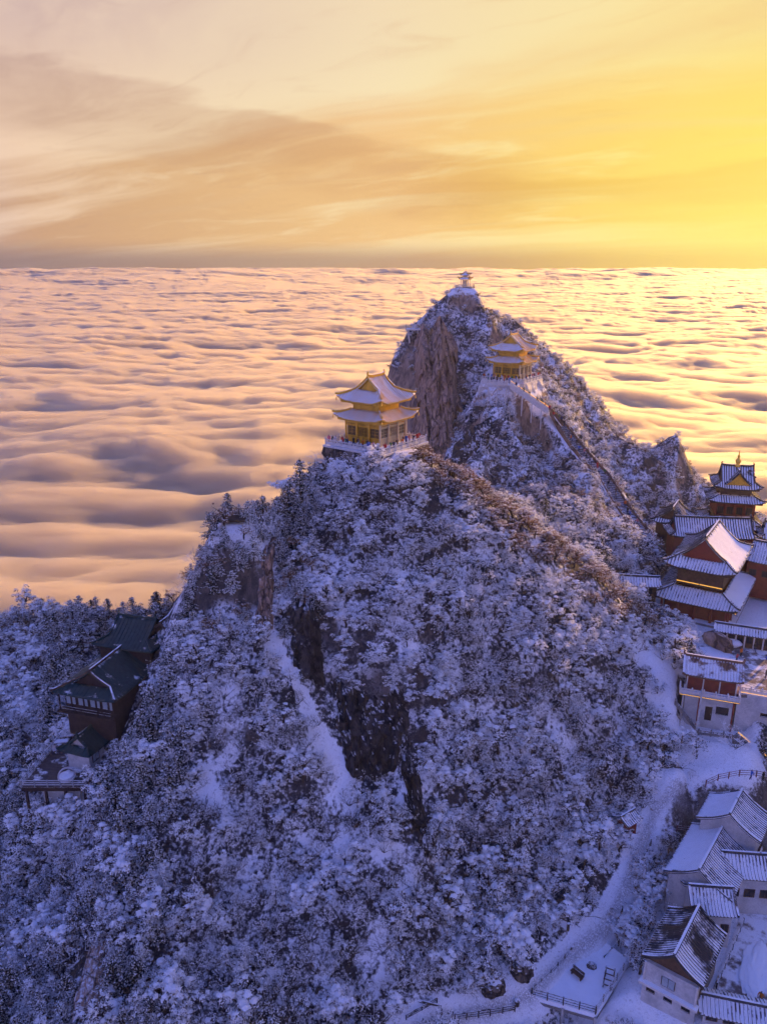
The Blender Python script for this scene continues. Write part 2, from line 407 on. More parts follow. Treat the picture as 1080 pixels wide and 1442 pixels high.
# second peak
for a in [(900,632,205),(920,618,205),(935,608,204),(955,622,205),(980,650,205),(1005,685,203),(960,690,190),(940,660,197),(1000,730,182)]: cp(*a)
# ground that falls away out of sight
for x, y, z in [(-12,215,-60),(-25,200,-110),(-30,170,-120),(-20,150,-95),(0,150,-62),(5,170,-75),(12,140,-52),(-30,135,-75),(-45,120,-90) if False else (-40,128,-88),
                (-60,150,-110),(-60,200,-170),(0,240,-60),(-20,260,-150),(30,260,-70),(60,262,-95),(95,250,-100),(120,225,-110),(40,300,-200),(100,300,-230),(-60,300,-300),
                (150,180,-110),(160,120,-90),(170,250,-230),(-120,150,-95),(-120,200,-200),(-120,300,-330),(170,300,-330),(-130,60,-78),(160,60,-90),
                (25,47,-95),(-40,45,-90),(60,47,-86),(0,46,-92)]: cw(x, y, z)
CT = np.array(CTRL)
def rbf_fit(C, c=3.0):
    d = np.sqrt(((C[:, None, :2] - C[None, :, :2]) ** 2).sum(-1) + c * c)
    n = len(C); A = np.zeros((n + 3, n + 3)); A[:n, :n] = d + np.eye(n) * -0.35
    A[:n, n] = 1; A[:n, n + 1:n + 3] = C[:, :2]; A[n, :n] = 1; A[n + 1:n + 3, :n] = C[:, :2].T
    return np.linalg.solve(A, np.concatenate([C[:, 2], [0, 0, 0]]))
WTS = rbf_fit(CT)
def rbf_eval(x, y, c=3.0):
    sh = x.shape; x = x.ravel(); y = y.ravel(); out = np.empty_like(x)
    for i in range(0, len(x), 20000):
        xs, ys = x[i:i + 20000], y[i:i + 20000]
        d = np.sqrt((xs[:, None] - CT[None, :, 0]) ** 2 + (ys[:, None] - CT[None, :, 1]) ** 2 + c * c)
        out[i:i + 20000] = d @ WTS[:len(CT)] + WTS[len(CT)] + WTS[len(CT) + 1] * xs + WTS[len(CT) + 2] * ys
    return out.reshape(sh)
GX0, GX1, GY0, GY1, GRES = -125.0, 165.0, 45.0, 295.0, 0.65
gx = np.arange(GX0, GX1, GRES); gy = np.arange(GY0, GY1, GRES)
XX, YY = np.meshgrid(gx, gy, indexing='ij')
ZZ = rbf_eval(XX, YY)
# pads: (centre x, y, half x, half y, rotation, height, soft edge)
PADS = []
def pad_mask(x, y, pd):
    cx, cy, hx, hy, rz, z, soft = pd
    c_, s_ = math.cos(rz), math.sin(rz)
    lx = (x - cx) * c_ + (y - cy) * s_; ly = -(x - cx) * s_ + (y - cy) * c_
    d = np.maximum(np.abs(lx) - hx, np.abs(ly) - hy)
    return 1 - sstep(0, soft, d)
# building sites used by both the ground and the builders
def rot2(rz, x, y): return (x * math.cos(rz) - y * math.sin(rz), x * math.sin(rz) + y * math.cos(rz))
T1_RZ = R(-37.0); T1_C = P(540, 641, 118.0); T1_H = 6.1
_o = rot2(T1_RZ, T1_H, -T1_H); T1 = Vector((T1_C.x - _o[0], T1_C.y - _o[1], T1_C.z))      # near golden hall, terrace centre and level
T2_RZ = R(-33.0); T2_C = P(738, 540, 191.0); T2_H = 5.9
_o = rot2(T2_RZ, T2_H, -T2_H); T2 = Vector((T2_C.x - _o[0], T2_C.y - _o[1], T2_C.z))      # far golden hall
PADS += [(T1.x, T1.y, 5.2, 5.2, T1_RZ, T1.z - 2.2, 3.5), (T2.x, T2.y, 5.2, 5.2, T2_RZ, T2.z - 1.6, 3.0)]
SUMMIT = P(655, 405, 225.0)
PADS += [(SUMMIT.x, SUMMIT.y, 2.0, 1.6, 0, SUMMIT.z, 4.0)]
HALL_RZ = R(-33.0)
HALL = Vector((64.0, 141.0, PLZ))
PADS += [(69, 118.5, 15.5, 14.5, R(-7), PLZ - .15, 1.2), (63, 138.0, 9, 12, HALL_RZ, PLZ, 5.0)]
RED_RZ = R(-22.0); RED = Vector((50.9, 107.0, -69.0))
PADS += [(51.2, 105.2, 4.0, 2.6, RED_RZ, -69.0, 2.5)]
VR = R(-38.0)
_c = PZ(1010, 1290, VIL)
PADS += [(42.8, 77.5, 5.6, 12.0, VR, VIL, 7.0)]
PLATF = PZ(822, 1385, -84.0)
KNOB = P(328, 728, 107.0)
PADS += [(KNOB.x, KNOB.y, 0.6, 0.5, 0, KNOB.z - .7, 6.0)]
GREEN_RZ = R(14.0)
GREEN = P(165, 1010, 97.0)
DECK = P(90, 1075, 91.0)

CLEAR = np.zeros_like(XX); NOISEK = np.ones_like(XX)
def seg_dist(x, y, pts):
    d = np.full(x.shape, 1e9)
    for a, b in zip(pts[:-1], pts[1:]):
        vx, vy = b[0] - a[0], b[1] - a[1]; L2 = vx * vx + vy * vy + 1e-9
        t = np.clip(((x - a[0]) * vx + (y - a[1]) * vy) / L2, 0, 1)
        d = np.minimum(d, np.hypot(x - a[0] - t * vx, y - a[1] - t * vy))
    return d
# gullies running down the far peak, rough ground everywhere
rough = (fbm(XX / 13, YY / 13, 4, 3) - .5) * 5.0 + (fbm(XX / 3.1, YY / 3.1, 3, 4) - .5) * 1.3
rid = 1 - np.abs(2 * fbm(XX / 16 + .5, YY / 26, 3, 8) - 1)
farm = sstep(150, 175, YY)
rough += (rid - .75) * 10.0 * farm
GROUNDPATH = [P(u, v, Y) for u, v, Y in [(960,1092,95.5),(925,1120,93.5),(905,1170,90),(888,1230,86),(850,1300,80),(800,1345,76.5),(755,1392,72),(690,1428,69),(600,1436,66.5),(560,1450,65)]]
dpath = seg_dist(XX, YY, GROUNDPATH)
SHELF = [PZ(u, v, -69.3) for u, v in [(955,1092),(1000,1090),(1050,1100),(1100,1105)]]
dshelf = seg_dist(XX, YY, SHELF)
RAMP = [P(u, v, Y) for u, v, Y in [(372,865,99.0),(395,905,96.5),(425,960,93),(455,1030,89.5),(500,1105,85.3)]]
dramp = seg_dist(XX, YY, RAMP) + 1.9 * (fbm(XX / 2.6, YY / 2.6, 3, 73) - .45)
OPEN = [P(u, v, Y) for u, v, Y in [(930,905,112),(945,960,108),(965,1025,103),(1000,1060,99.5),(1050,1075,97.5)]]
dopen = seg_dist(XX, YY, OPEN)
STAIR = [P(u, v, Y) for u, v, Y in [(716,556,193.5),(770,572,190),(810,622,181),(850,672,172),(900,742,158.5),(945,780,150)]]
dstair = seg_dist(XX, YY, STAIR)
PATCHES = [(P(290,1100,84.5),2.6),(P(470,1150,82),3.4),(P(400,1240,76),2.6),(P(560,1210,79),2.6),(P(530,1330,71),2.2),(P(430,780,104),1.6),(P(480,760,107),2.0),(P(790,1040,98),2.2),(P(640,1420,67),3.0),(P(330,1010,89.5),1.6)]
CLEAR = np.maximum(CLEAR, 1 - sstep(1.0, 1.9, dpath)); CLEAR = np.maximum(CLEAR, 1 - sstep(1.3, 2.1, dstair)); CLEAR = np.maximum(CLEAR, 1 - sstep(2.6, 3.8, dshelf))
CLEAR = np.maximum(CLEAR, 1 - sstep(.6, 1.3, dramp)); CLEAR = np.maximum(CLEAR, .7 * (1 - sstep(2.0, 4.5, dopen)))
NOISEK = np.minimum(NOISEK, .08 + .92 * sstep(1.2, 5, np.minimum(dpath, dshelf)))
NOISEK = np.minimum(NOISEK, .15 + .85 * sstep(1.0, 5, dstair)); NOISEK = np.minimum(NOISEK, .3 + .7 * sstep(1, 4, np.minimum(dramp, dopen)))
PATCH = np.zeros_like(XX)
for p_, r_ in PATCHES: PATCH = np.maximum(PATCH, .8 * (1 - sstep(r_ * .6, r_ * 1.3, np.hypot(XX - p_.x, YY - p_.y) + 2.0 * (fbm(XX / 2.5, YY / 2.5, 3, 77) - .5))))
PM = np.zeros_like(XX)
Zn = ZZ + rough * NOISEK
for pd in PADS:
    m_ = pad_mask(XX, YY, pd); Zn = Zn * (1 - m_) + pd[5] * m_; PM = np.maximum(PM, m_)
ZZ = Zn
def ground(x, y):
    fx = min(max((x - GX0) / GRES, 0), len(gx) - 2.001); fy = min(max((y - GY0) / GRES, 0), len(gy) - 2.001)
    i, j = int(fx), int(fy); a, b = fx - i, fy - j
    return float((ZZ[i, j] * (1 - a) + ZZ[i + 1, j] * a) * (1 - b) + (ZZ[i, j + 1] * (1 - a) + ZZ[i + 1, j + 1] * a) * b)
def build_ground():
    V = np.stack([XX, YY, ZZ], -1).reshape(-1, 3)
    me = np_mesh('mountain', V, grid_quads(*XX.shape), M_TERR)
    at = me.attributes.new('clear', 'FLOAT', 'POINT')
    at.data.foreach_set('value', np.maximum(np.maximum(CLEAR, PM), .22 * PATCH).astype(np.float32).ravel())
    trod = np.maximum(1 - sstep(.3, .95, dpath + .5 * (fbm(XX / 1.6, YY / 1.6, 3, 71) - .5)), 1 - sstep(.3, 1.0, dshelf + .5 * (fbm(XX / 1.6, YY / 1.6, 3, 72) - .5)))
    me.attributes.new('trod', 'FLOAT', 'POINT').data.foreach_set('value', (.8 * trod).astype(np.float32).ravel())
    o = link('mountain', me)
    return tag(o, 'steep snow-covered mountain with ridges, gullies and a main peak', kind='structure')
build_ground()
GV = np.stack([XX, YY, ZZ], -1).reshape(-1, 3)
GBVH = bvhtree.BVHTree.FromPolygons(GV[:, :].tolist(), grid_quads(*XX.shape).tolist())
SLZ = np.gradient(ZZ, GRES); SLOPE = 1 / np.sqrt(1 + SLZ[0] ** 2 + SLZ[1] ** 2)      # z of the normal
def at_grid(A, x, y):
    i = min(max(int((x - GX0) / GRES + .5), 0), len(gx) - 1); j = min(max(int((y - GY0) / GRES + .5), 0), len(gy) - 1)
    return float(A[i, j])
# ------------------------------------------------------------------ building kit
M_GOLD = mat_plain('gold_lacquer', (.66, .36, .035), .38, .38, 1.3, snow=0, metal=.25)
M_GOLDRIM = mat_plain('rimed_gold', (.62, .50, .30), .7, .2, 2.5, snow=.25, snowscale=2.2)
M_GOLDTILE = mat_plain('gold_glazed_tile', (.66, .36, .035), .4, .3, 3.0, snow=.40, snowscale=.9)
M_GOLDSNOW = mat_plain('snow_on_gold_roof', (.60, .34, .05), .6, .3, 2.5, snow=.80, snowscale=.7)
M_GREY = mat_plain('grey_roof_tile', (.055, .055, .065), .7, .3, 3.0, snow=.35, snowscale=.55)
M_GREYSNOW = mat_plain('snow_on_grey_roof', (.06, .06, .07), .75, .3, 2.0, snow=.92, snowscale=.30)
M_DARKTILE = mat_plain('dark_roof_tile', (.040, .038, .042), .7, .35, 2.0, snow=.22, snowscale=.35)
M_DARKROOF = mat_plain('dark_roof_snow_patches', (.040, .038, .042), .75, .35, 2.0, snow=.62, snowscale=.28)
M_BARETILE = mat_plain('half_bare_dark_tile', (.032, .032, .038), .7, .35, 2.0, snow=.36, snowscale=.22)
M_GREEN = mat_plain('green_roof_sheet', (.018, .042, .040), .55, .3, 1.6, snow=.02, snowscale=.3)
M_BROWNROOF = mat_plain('brown_roof_sheet', (.075, .050, .040), .7, .3, 1.8, snow=.2, snowscale=.4)
M_REDTILE = mat_plain('brown_red_tile', (.16, .085, .055), .7, .35, 3.0, snow=.30, snowscale=.35)
M_WOOD = mat_plain('brown_timber', (.085, .047, .032), .75, .4, 2.0)
M_LODGE = mat_plain('weathered_lodge_boards', (.042, .027, .022), .8, .45, 1.2)
M_STAIRWALL = mat_plain('worn_brown_parapet', (.20, .125, .085), .8, .3, 1.0, snow=.15)
M_WOODDK = mat_plain('dark_timber', (.035, .022, .018), .8, .35, 3.0, snow=.25)
M_RED = mat_plain('red_wall', (.19, .036, .025), .75, .3, 1.0)
M_REDCOL = mat_plain('red_lacquer', (.22, .04, .025), .55, .2, 2)
M_REDRAIL = mat_plain('red_brown_rail', (.16, .045, .032), .75, .3, 2, snow=.35)
M_WHITE = mat_plain('white_plaster', (.47, .46, .45), .85, .28, .55)
M_STONE = mat_plain('white_stone', (.58, .55, .52), .8, .15, 2.0, snow=.55, snowscale=2)
M_STONEDK = mat_plain('grey_stone', (.20, .185, .175), .85, .3, 1.5, snow=.35, snowscale=.8)
M_PAVE = mat_plain('courtyard_paving', (.16, .125, .11), .85, .25, .8, snow=.18, snowscale=.25)
M_SNOW = mat_plain('lying_snow', (.80, .82, .86), .8, .05, 1.0, bump=.3)
M_GLASS = mat_plain('dark_window', (.02, .022, .028), .15, .2, 1)
M_PALEGLASS = mat_plain('pale_window', (.30, .36, .40), .2, .15, 1)
M_DARKMETAL = mat_plain('dark_metal', (.03, .028, .03), .5, .2, 2, metal=.3)
M_GALV = mat_plain('galvanised_rail', (.30, .31, .33), .5, .2, 2, snow=.3)
M_GILT = mat_plain('gilt_finial', (.80, .48, .08), .35, .15, 2, metal=.6)
M_LED = mat_emit('warm_light_strip', (1.0, .50, .08), .75)
M_LAMP = mat_emit('blue_lamp', (.25, .35, 1.0), 3.0)
M_DECK = mat_plain('deck_boards', (.07, .055, .055), .75, .3, 2.0, snow=.02, snowscale=.4)
M_WICKER = mat_plain('white_wicker', (.55, .53, .56), .8, .15, 4)

class MB:
    def __init__(s): s.v = []; s.f = []
    def add(s, V, F):
        n = len(s.v); s.v += [tuple(p) for p in V]; s.f += [tuple(i + n for i in f) for f in F]; return s
    def box(s, c, d, rz=0.0, ry=0.0, rx=0.0, top=1.0):
        hx, hy, hz = d[0] / 2, d[1] / 2, d[2] / 2
        V = [Vector((x * (top if z > 0 else 1), y * (top if z > 0 else 1), z)) for z in (-hz, hz) for x, y in ((-hx, -hy), (hx, -hy), (hx, hy), (-hx, hy))]
        M = Matrix.Rotation(rz, 3, 'Z') @ Matrix.Rotation(ry, 3, 'Y') @ Matrix.Rotation(rx, 3, 'X')
        return s.add([M @ p + Vector(c) for p in V], [(0, 3, 2, 1), (4, 5, 6, 7), (0, 1, 5, 4), (1, 2, 6, 5), (2, 3, 7, 6), (3, 0, 4, 7)])
    def bar(s, a, b, w, h=None):
        """a straight bar of section w x h from a to b"""
        a, b = Vector(a), Vector(b); d = b - a; L = d.length
        if L < 1e-6: return s
        h = h or w; d.normalize()
        side = d.cross(Vector((0, 0, 1)))
        side = Vector((1, 0, 0)) if side.length < 1e-3 else side.normalized()
        up = side.cross(d)
        V = [p + side * (i * w / 2) + up * (j * h / 2) for p in (a, b) for i, j in ((-1, -1), (1, -1), (1, 1), (-1, 1))]
        return s.add(V, [(0, 1, 2, 3), (7, 6, 5, 4), (0, 4, 5, 1), (1, 5, 6, 2), (2, 6, 7, 3), (3, 7, 4, 0)])
    def lathe(s, prof, c=(0, 0, 0), n=8):
        V = []; F = []
        for r_, z in prof:
            for j in range(n):
                q = 2 * math.pi * (j + .5) / n; V.append((c[0] + r_ * math.cos(q), c[1] + r_ * math.sin(q), c[2] + z))
        for i in range(len(prof) - 1):
            for j in range(n): F.append((i * n + j, i * n + (j + 1) % n, (i + 1) * n + (j + 1) % n, (i + 1) * n + j))
        F.append(tuple(range(n - 1, -1, -1))); F.append(tuple((len(prof) - 1) * n + j for j in range(n)))
        return s.add(V, F)
    def sweep(s, pts, w, h):
        """a rail of section w x h along a polyline, one body"""
        pts = [Vector(p) for p in pts]; V = []; F = []
        for i, p in enumerate(pts):
            d = (pts[min(i + 1, len(pts) - 1)] - pts[max(i - 1, 0)]); d = Vector((d.x, d.y, 0))
            d = Vector((1, 0, 0)) if d.length < 1e-6 else d.normalized()
            sd = Vector((-d.y, d.x, 0)) * (w / 2)
            V += [p - sd, p + sd, p + sd + Vector((0, 0, h)), p - sd + Vector((0, 0, h))]
        for i in range(len(pts) - 1):
            for j in range(4): F.append((i * 4 + j, i * 4 + (j + 1) % 4, i * 4 + 4 + (j + 1) % 4, i * 4 + 4 + j))
        n = 4 * (len(pts) - 1); F += [(3, 2, 1, 0), (n, n + 1, n + 2, n + 3)]
        return s.add(V, F)
    def mesh(s, name, mat, smooth=False):
        me = bpy.data.meshes.new(name); me.from_pydata(s.v, [], s.f); me.validate()
        if mat is not None: me.materials.append(mat)
        if smooth: me.polygons.foreach_set('use_smooth', [True] * len(me.polygons))
        bm = bmesh.new(); bm.from_mesh(me); bmesh.ops.recalc_face_normals(bm, faces=bm.faces); bm.to_mesh(me); bm.free()
        return me
    def build(s, name, mat, parent=None, smooth=False):
        return link(name, s.mesh(name, mat, smooth), parent)
def part_box(name, mat, parent, c, d, **kw): return MB().box(c, d, **kw).build(name, mat, parent)

def roof(parent, z0, a, b, h, kind='hipgable', tg=.45, tmax=1.0, lift=.5, m_sur=None, m_tile=None, m_ridge=None, m_gable=None,
         rows=.46, rr=.085, thick=.2, ornaments=True, name='roof', sag=.42, seed=1, soffit=None, blanket=()):
    """a tiled Chinese roof: ridge along local X, eaves at height z0, half size a x b, concave slopes and lifted corners.
    kind gable: plain gable; hipgable: hips up to tg, then gables; skirt: a hipped skirt cut off at tmax"""
    m_ridge = m_ridge or m_tile
    rg = random.Random(seed)
    def wid(t):
        if kind == 'gable': return a
        return a - b * min(t, tg if kind == 'hipgable' else tmax)
    def prof(t): return h * (t * (1 - sag) + sag * t * t)
    def lf(e, t): return lift * max(0.0, (e - .45) / .55) ** 2.2 * (1 - min(t / max(tmax, .01), 1)) ** 1.5
    def zf(x, t):
        return z0 + prof(t) + lf(abs(x) / max(wid(t), .01), t)
    def zs(y, t): return z0 + prof(t) + lf(abs(y) / max(b * (1 - t), .01), t)
    mb = MB(); nx, nt = 22, 9
    for sg in (1, -1):
        V = []; F = []
        for i in range(nx + 1):
            s_ = -1 + 2 * i / nx; s_ = math.copysign(abs(s_) ** .8, s_)
            for j in range(nt + 1):
                t = tmax * j / nt; x = s_ * wid(t); V.append((x, sg * b * (1 - t), zf(x, t)))
        for i in range(nx):
            for j in range(nt): F.append((i * (nt + 1) + j, (i + 1) * (nt + 1) + j, (i + 1) * (nt + 1) + j + 1, i * (nt + 1) + j + 1))
        mb.add(V, F)
    ts = tg if kind == 'hipgable' else tmax
    if kind != 'gable':
        for sg in (1, -1):
            V = []; F = []
            for i in range(nx + 1):
                s_ = -1 + 2 * i / nx; s_ = math.copysign(abs(s_) ** .8, s_)
                for j in range(6):
                    t = ts * j / 5; y = s_ * b * (1 - t); V.append((sg * (a - b * t), y, zs(y, t)))
            for i in range(nx):
                for j in range(5): F.append((i * 6 + j, (i + 1) * 6 + j, (i + 1) * 6 + j + 1, i * 6 + j + 1))
            mb.add(V, F)
    ro = mb.build(name, m_sur, parent, True)
    sm = ro.modifiers.new('thick', 'SOLIDIFY'); sm.thickness = thick; sm.offset = -1.0
    bm = bmesh.new(); bm.from_mesh(ro.data); bmesh.ops.remove_doubles(bm, verts=bm.verts, dist=.004)
    bmesh.ops.recalc_face_normals(bm, faces=bm.faces)
    up = sum(f.normal.z for f in bm.faces)
    if up < 0: bmesh.ops.reverse_faces(bm, faces=bm.faces)
    bm.to_mesh(ro.data); bm.free()
    # tile rows
    tb = MB()
    def row(path):
        V = []; F = []; jz = rg.uniform(-.03, .02)
        for i, p in enumerate(path):
            d = Vector(path[min(i + 1, len(path) - 1)]) - Vector(path[max(i - 1, 0)])
            sd = Vector((-d.y, d.x, 0)); sd = sd.normalized() if sd.length > 1e-6 else Vector((1, 0, 0))
            p = Vector(p) + Vector((0, 0, jz))
            V += [p - sd * rr + Vector((0, 0, -.02)), p - sd * rr * .6 + Vector((0, 0, rr * 1.1)), p + sd * rr * .6 + Vector((0, 0, rr * 1.1)), p + sd * rr + Vector((0, 0, -.02))]
        for i in range(len(path) - 1):
            for j in range(3): F.append((i * 4 + j, i * 4 + j + 1, i * 4 + 5 + j, i * 4 + 4 + j))
        F += [(0, 1, 2, 3)]
        tb.add(V, F)
    n = int(2 * a / rows); ns = 6
    for i in range(n + 1):
        x = -a + .12 + (2 * a - .24) * i / n; x = max(-a + .1, min(a - .1, x + rg.uniform(-.035, .035)))
        tm = tmax
        if kind != 'gable' and abs(x) > wid(1.0): tm = min(tmax, (a - abs(x)) / b)
        if tm < .05: continue
        for sg in (1, -1): row([(x, sg * b * (1 - tm * k / ns), zf(x, tm * k / ns)) for k in range(ns + 1)])
    if kind != 'gable':
        n = int(2 * b / rows)
        for i in range(n + 1):
            y = -b + .12 + (2 * b - .24) * i / n
            tm = min(ts, (b - abs(y)) / b)
            if tm < .05: continue
            for sg in (1, -1): row([(sg * (a - b * tm * k / ns), y, zs(y, tm * k / ns)) for k in range(ns + 1)])
    tag(tb.build('tile_rows', m_tile, ro), kind='stuff')
    for sg in blanket:                                             # a smooth lying sheet of snow over the rows on one slope
        V = []; F = []; bx, bt = 30, 12
        for i in range(bx + 1):
            s_ = (-1 + 2 * i / bx) * .985
            for j in range(bt + 1):
                t = tmax * (.03 + .93 * j / bt); t = min(max(t + .02 * math.sin(i * 1.7 + seed) + .015 * math.sin(i * 4.1), .015), tmax * .985)
                x = s_ * wid(t); V.append((x, sg * b * (1 - t), zf(x, t) + rr * 1.15 + .035 + .03 * math.sin(i * .9) * math.cos(j * .8)))
        for i in range(bx):
            for j in range(bt): F.append((i * (bt + 1) + j, (i + 1) * (bt + 1) + j, (i + 1) * (bt + 1) + j + 1, i * (bt + 1) + j + 1))
        sn = MB().add(V, F).build('snow_blanket', M_SNOW, ro, True)
        sn.modifiers.new('thick', 'SOLIDIFY').thickness = .1
    # ridges
    rw = max(.22, rr * 2.6)
    if kind != 'skirt':
        L = wid(1.0); zr = z0 + h
        k = 12; MB().sweep([(-L + 2 * L * i / k, 0, zr - .05 + .22 * lift * abs(2 * i / k - 1) ** 3) for i in range(k + 1)], rw * 1.1, rw * 1.5).build('ridge', m_ridge, ro)
        if ornaments:
            for sg in (1, -1):
                q = MB(); x = sg * (L - .05); s_ = rw * 2.1; zb = zr + .1
                q.add([(x - sg * s_ * .9, -rw * .5, zb), (x + sg * .1, -rw * .5, zb), (x + sg * s_ * .35, -rw * .4, zb + s_ * .9), (x + sg * s_ * .05, -rw * .3, zb + s_ * 1.55), (x - sg * s_ * .45, -rw * .3, zb + s_ * 1.35), (x - sg * s_ * .05, -rw * .4, zb + s_ * .95),
                       (x - sg * s_ * .9, rw * .5, zb), (x + sg * .1, rw * .5, zb), (x + sg * s_ * .35, rw * .4, zb + s_ * .9), (x + sg * s_ * .05, rw * .3, zb + s_ * 1.55), (x - sg * s_ * .45, rw * .3, zb + s_ * 1.35), (x - sg * s_ * .05, rw * .4, zb + s_ * .95)],
                      [(0, 1, 2, 5), (5, 2, 3, 4), (6, 11, 8, 7), (11, 10, 9, 8), (0, 6, 7, 1), (1, 7, 8, 2), (2, 8, 9, 3), (3, 9, 10, 4), (4, 10, 11, 5), (5, 11, 6, 0)])
                q.build('ridge_ornament', m_ridge, ro)
    if kind == 'gable':
        for sx in (1, -1):
            for sy in (1, -1):
                MB().sweep([(sx * (a - .1), sy * b * (1 - t), zf(a, t)) for t in [i / 8 for i in range(9)]], rw, rw).build('verge_ridge', m_ridge, ro)
    else:
        tt = ts
        for sx in (1, -1):
            for sy in (1, -1):
                pts = [(sx * (a - b * t), sy * b * (1 - t), zf(wid(t), t)) for t in [tt * i / 8 for i in range(9)]]
                pts[0] = (pts[0][0] + sx * .15, pts[0][1] + sy * .15, pts[0][2] + .12)
                hr = MB().sweep(pts, rw, rw * 1.2).build('hip_ridge', m_ridge, ro)
                if ornaments:
                    q = MB()
                    for i in range(5):
                        t = .02 + .05 * i; p = (sx * (a - b * t), sy * b * (1 - t), zf(wid(t), t) + rw * 1.1)
                        q.box((p[0], p[1], p[2] + rw * .35), (rw * .55, rw * .55, rw * (.9 + .3 * (i == 4))), top=.5)
                    tag(q.build('ridge_beasts', m_ridge, hr), kind='stuff')
                if kind == 'hipgable':
                    MB().sweep([(sx * wid(1), sy * b * (1 - t), zf(wid(1), t)) for t in [tg + (1 - tg) * i / 6 for i in range(7)]], rw, rw * 1.2).build('verge_ridge', m_ridge, ro)
    # gable walls
    if kind in ('gable', 'hipgable'):
        t0 = 0.0 if kind == 'gable' else tg
        for sx in (1, -1):
            x = sx * (wid(1.0) - (.35 if kind == 'hipgable' else .45)); V = []
            for k in range(9):
                t = t0 + (1 - t0) * k / 8; V += [(x, -b * (1 - t) * .97, zf(0, t) - thick - .02), (x, b * (1 - t) * .97, zf(0, t) - thick - .02)]
            F = [(2 * k, 2 * k + 1, 2 * k + 3, 2 * k + 2) for k in range(8)]
            g = MB().add(V, F).build('gable', m_gable or M_REDCOL, ro)
            g.modifiers.new('thick', 'SOLIDIFY').thickness = .12
    # rafters and beam under the eaves
    if soffit:
        q = MB(); e = .55
        for sy in (1, -1): q.box((0, sy * (b - e), z0 - thick + .06), (2 * (a - e), .3, .34))
        for sx in (1, -1): q.box((sx * (a - e), 0, z0 - thick + .06), (.3, 2 * (b - e) - .32, .34))
        q.build('eave_beam', soffit, ro)
    return ro

def balustrade(name, label, pts, h=1.05, sp=1.9, m_post=None, m_pan=None, style='stone', group=None, cat='balustrade', led=None):
    """posts and panels along a polyline of world points"""
    m_post = m_post or M_STONE; m_pan = m_pan or m_post
    t = thing(name, label, cat, pts[0], 0, group)
    o = Vector(pts[0])
    pm = {}
    if style == 'stone': pmesh = MB().box((0, 0, h * .5), (.2, .2, h)).lathe([(.06, h), (.12, h + .06), (.13, h + .16), (.07, h + .26), (.02, h + .3)], n=6).mesh('post', m_post)
    else: pmesh = MB().box((0, 0, h * .5), (.12, .12, h + .1)).mesh('post', m_post)
    corners = []
    for a_, b_ in zip(pts[:-1], pts[1:]):
        a_, b_ = Vector(a_) - o, Vector(b_) - o; L = (b_ - a_).length; n = max(1, int(round(L / sp)))
        for i in range(n + 1):
            p = a_.lerp(b_, i / n)
            if corners and (p - corners[-1]).length < .05: continue
            corners.append(p); q = link('post', pmesh, t); q.location = p
        for i in range(n):
            p, q = a_.lerp(b_, i / n), a_.lerp(b_, (i + 1) / n); d = (q - p).normalized() * .1; p, q = p + d, q - d
            m = MB(); Z = lambda v, z: v + Vector((0, 0, z))
            if style == 'stone':
                m.bar(Z(p, h * .88), Z(q, h * .88), .14, .12); m.bar(Z(p, h * .34), Z(q, h * .34), .09, h * .5)
                for f in (.0, .5, 1.0): c_ = p.lerp(q, .12 + f * .76); m.bar(Z(c_, h * .585), Z(c_, h * .815), .12)
            else:
                for zz in (.95, .62, .30): m.bar(Z(p, h * zz), Z(q, h * zz), .07, .09)
            m.build('panel' if style == 'stone' else 'rails', m_pan, t)
    if led:
        MB().sweep([Vector(p) - o + Vector((0, 0, h * .05)) + Vector((.0, -.14, 0)) for p in pts], .05, .05).build('light_strip', M_LED, t)
    return t

def window(parent, c, w, h, rz=0.0, m_pane=None, m_frame=None, bars=2, depth=.08, name='window'):
    """a framed window facing local -Y, its panes set back"""
    e = bpy.data.objects.new(name, None); COL.objects.link(e); e.parent = parent; e.location = c; e.rotation_euler = (0, 0, rz)
    f = MB(); t = .07
    f.box((0, -depth / 2, h / 2), (w, depth, t)).box((0, -depth / 2, -h / 2), (w, depth, t))
    for s in (-1, 1): f.box((s * w / 2, -depth / 2, 0), (t, depth, h + t))
    for i in range(1, bars): f.box((-w / 2 + w * i / bars, -depth * .4, 0), (t * .6, depth * .6, h - t))
    f.build('frame', m_frame or M_WOOD, e)
    part_box('pane', m_pane or M_GLASS, e, (0, -.012, 0), (w - t, .02, h - t))
    return e
# ------------------------------------------------------------------ the two golden halls
def gp(u, v, Y, up=0.0):
    p = P(u, v, Y); p.z = ground(p.x, p.y) + up; return p

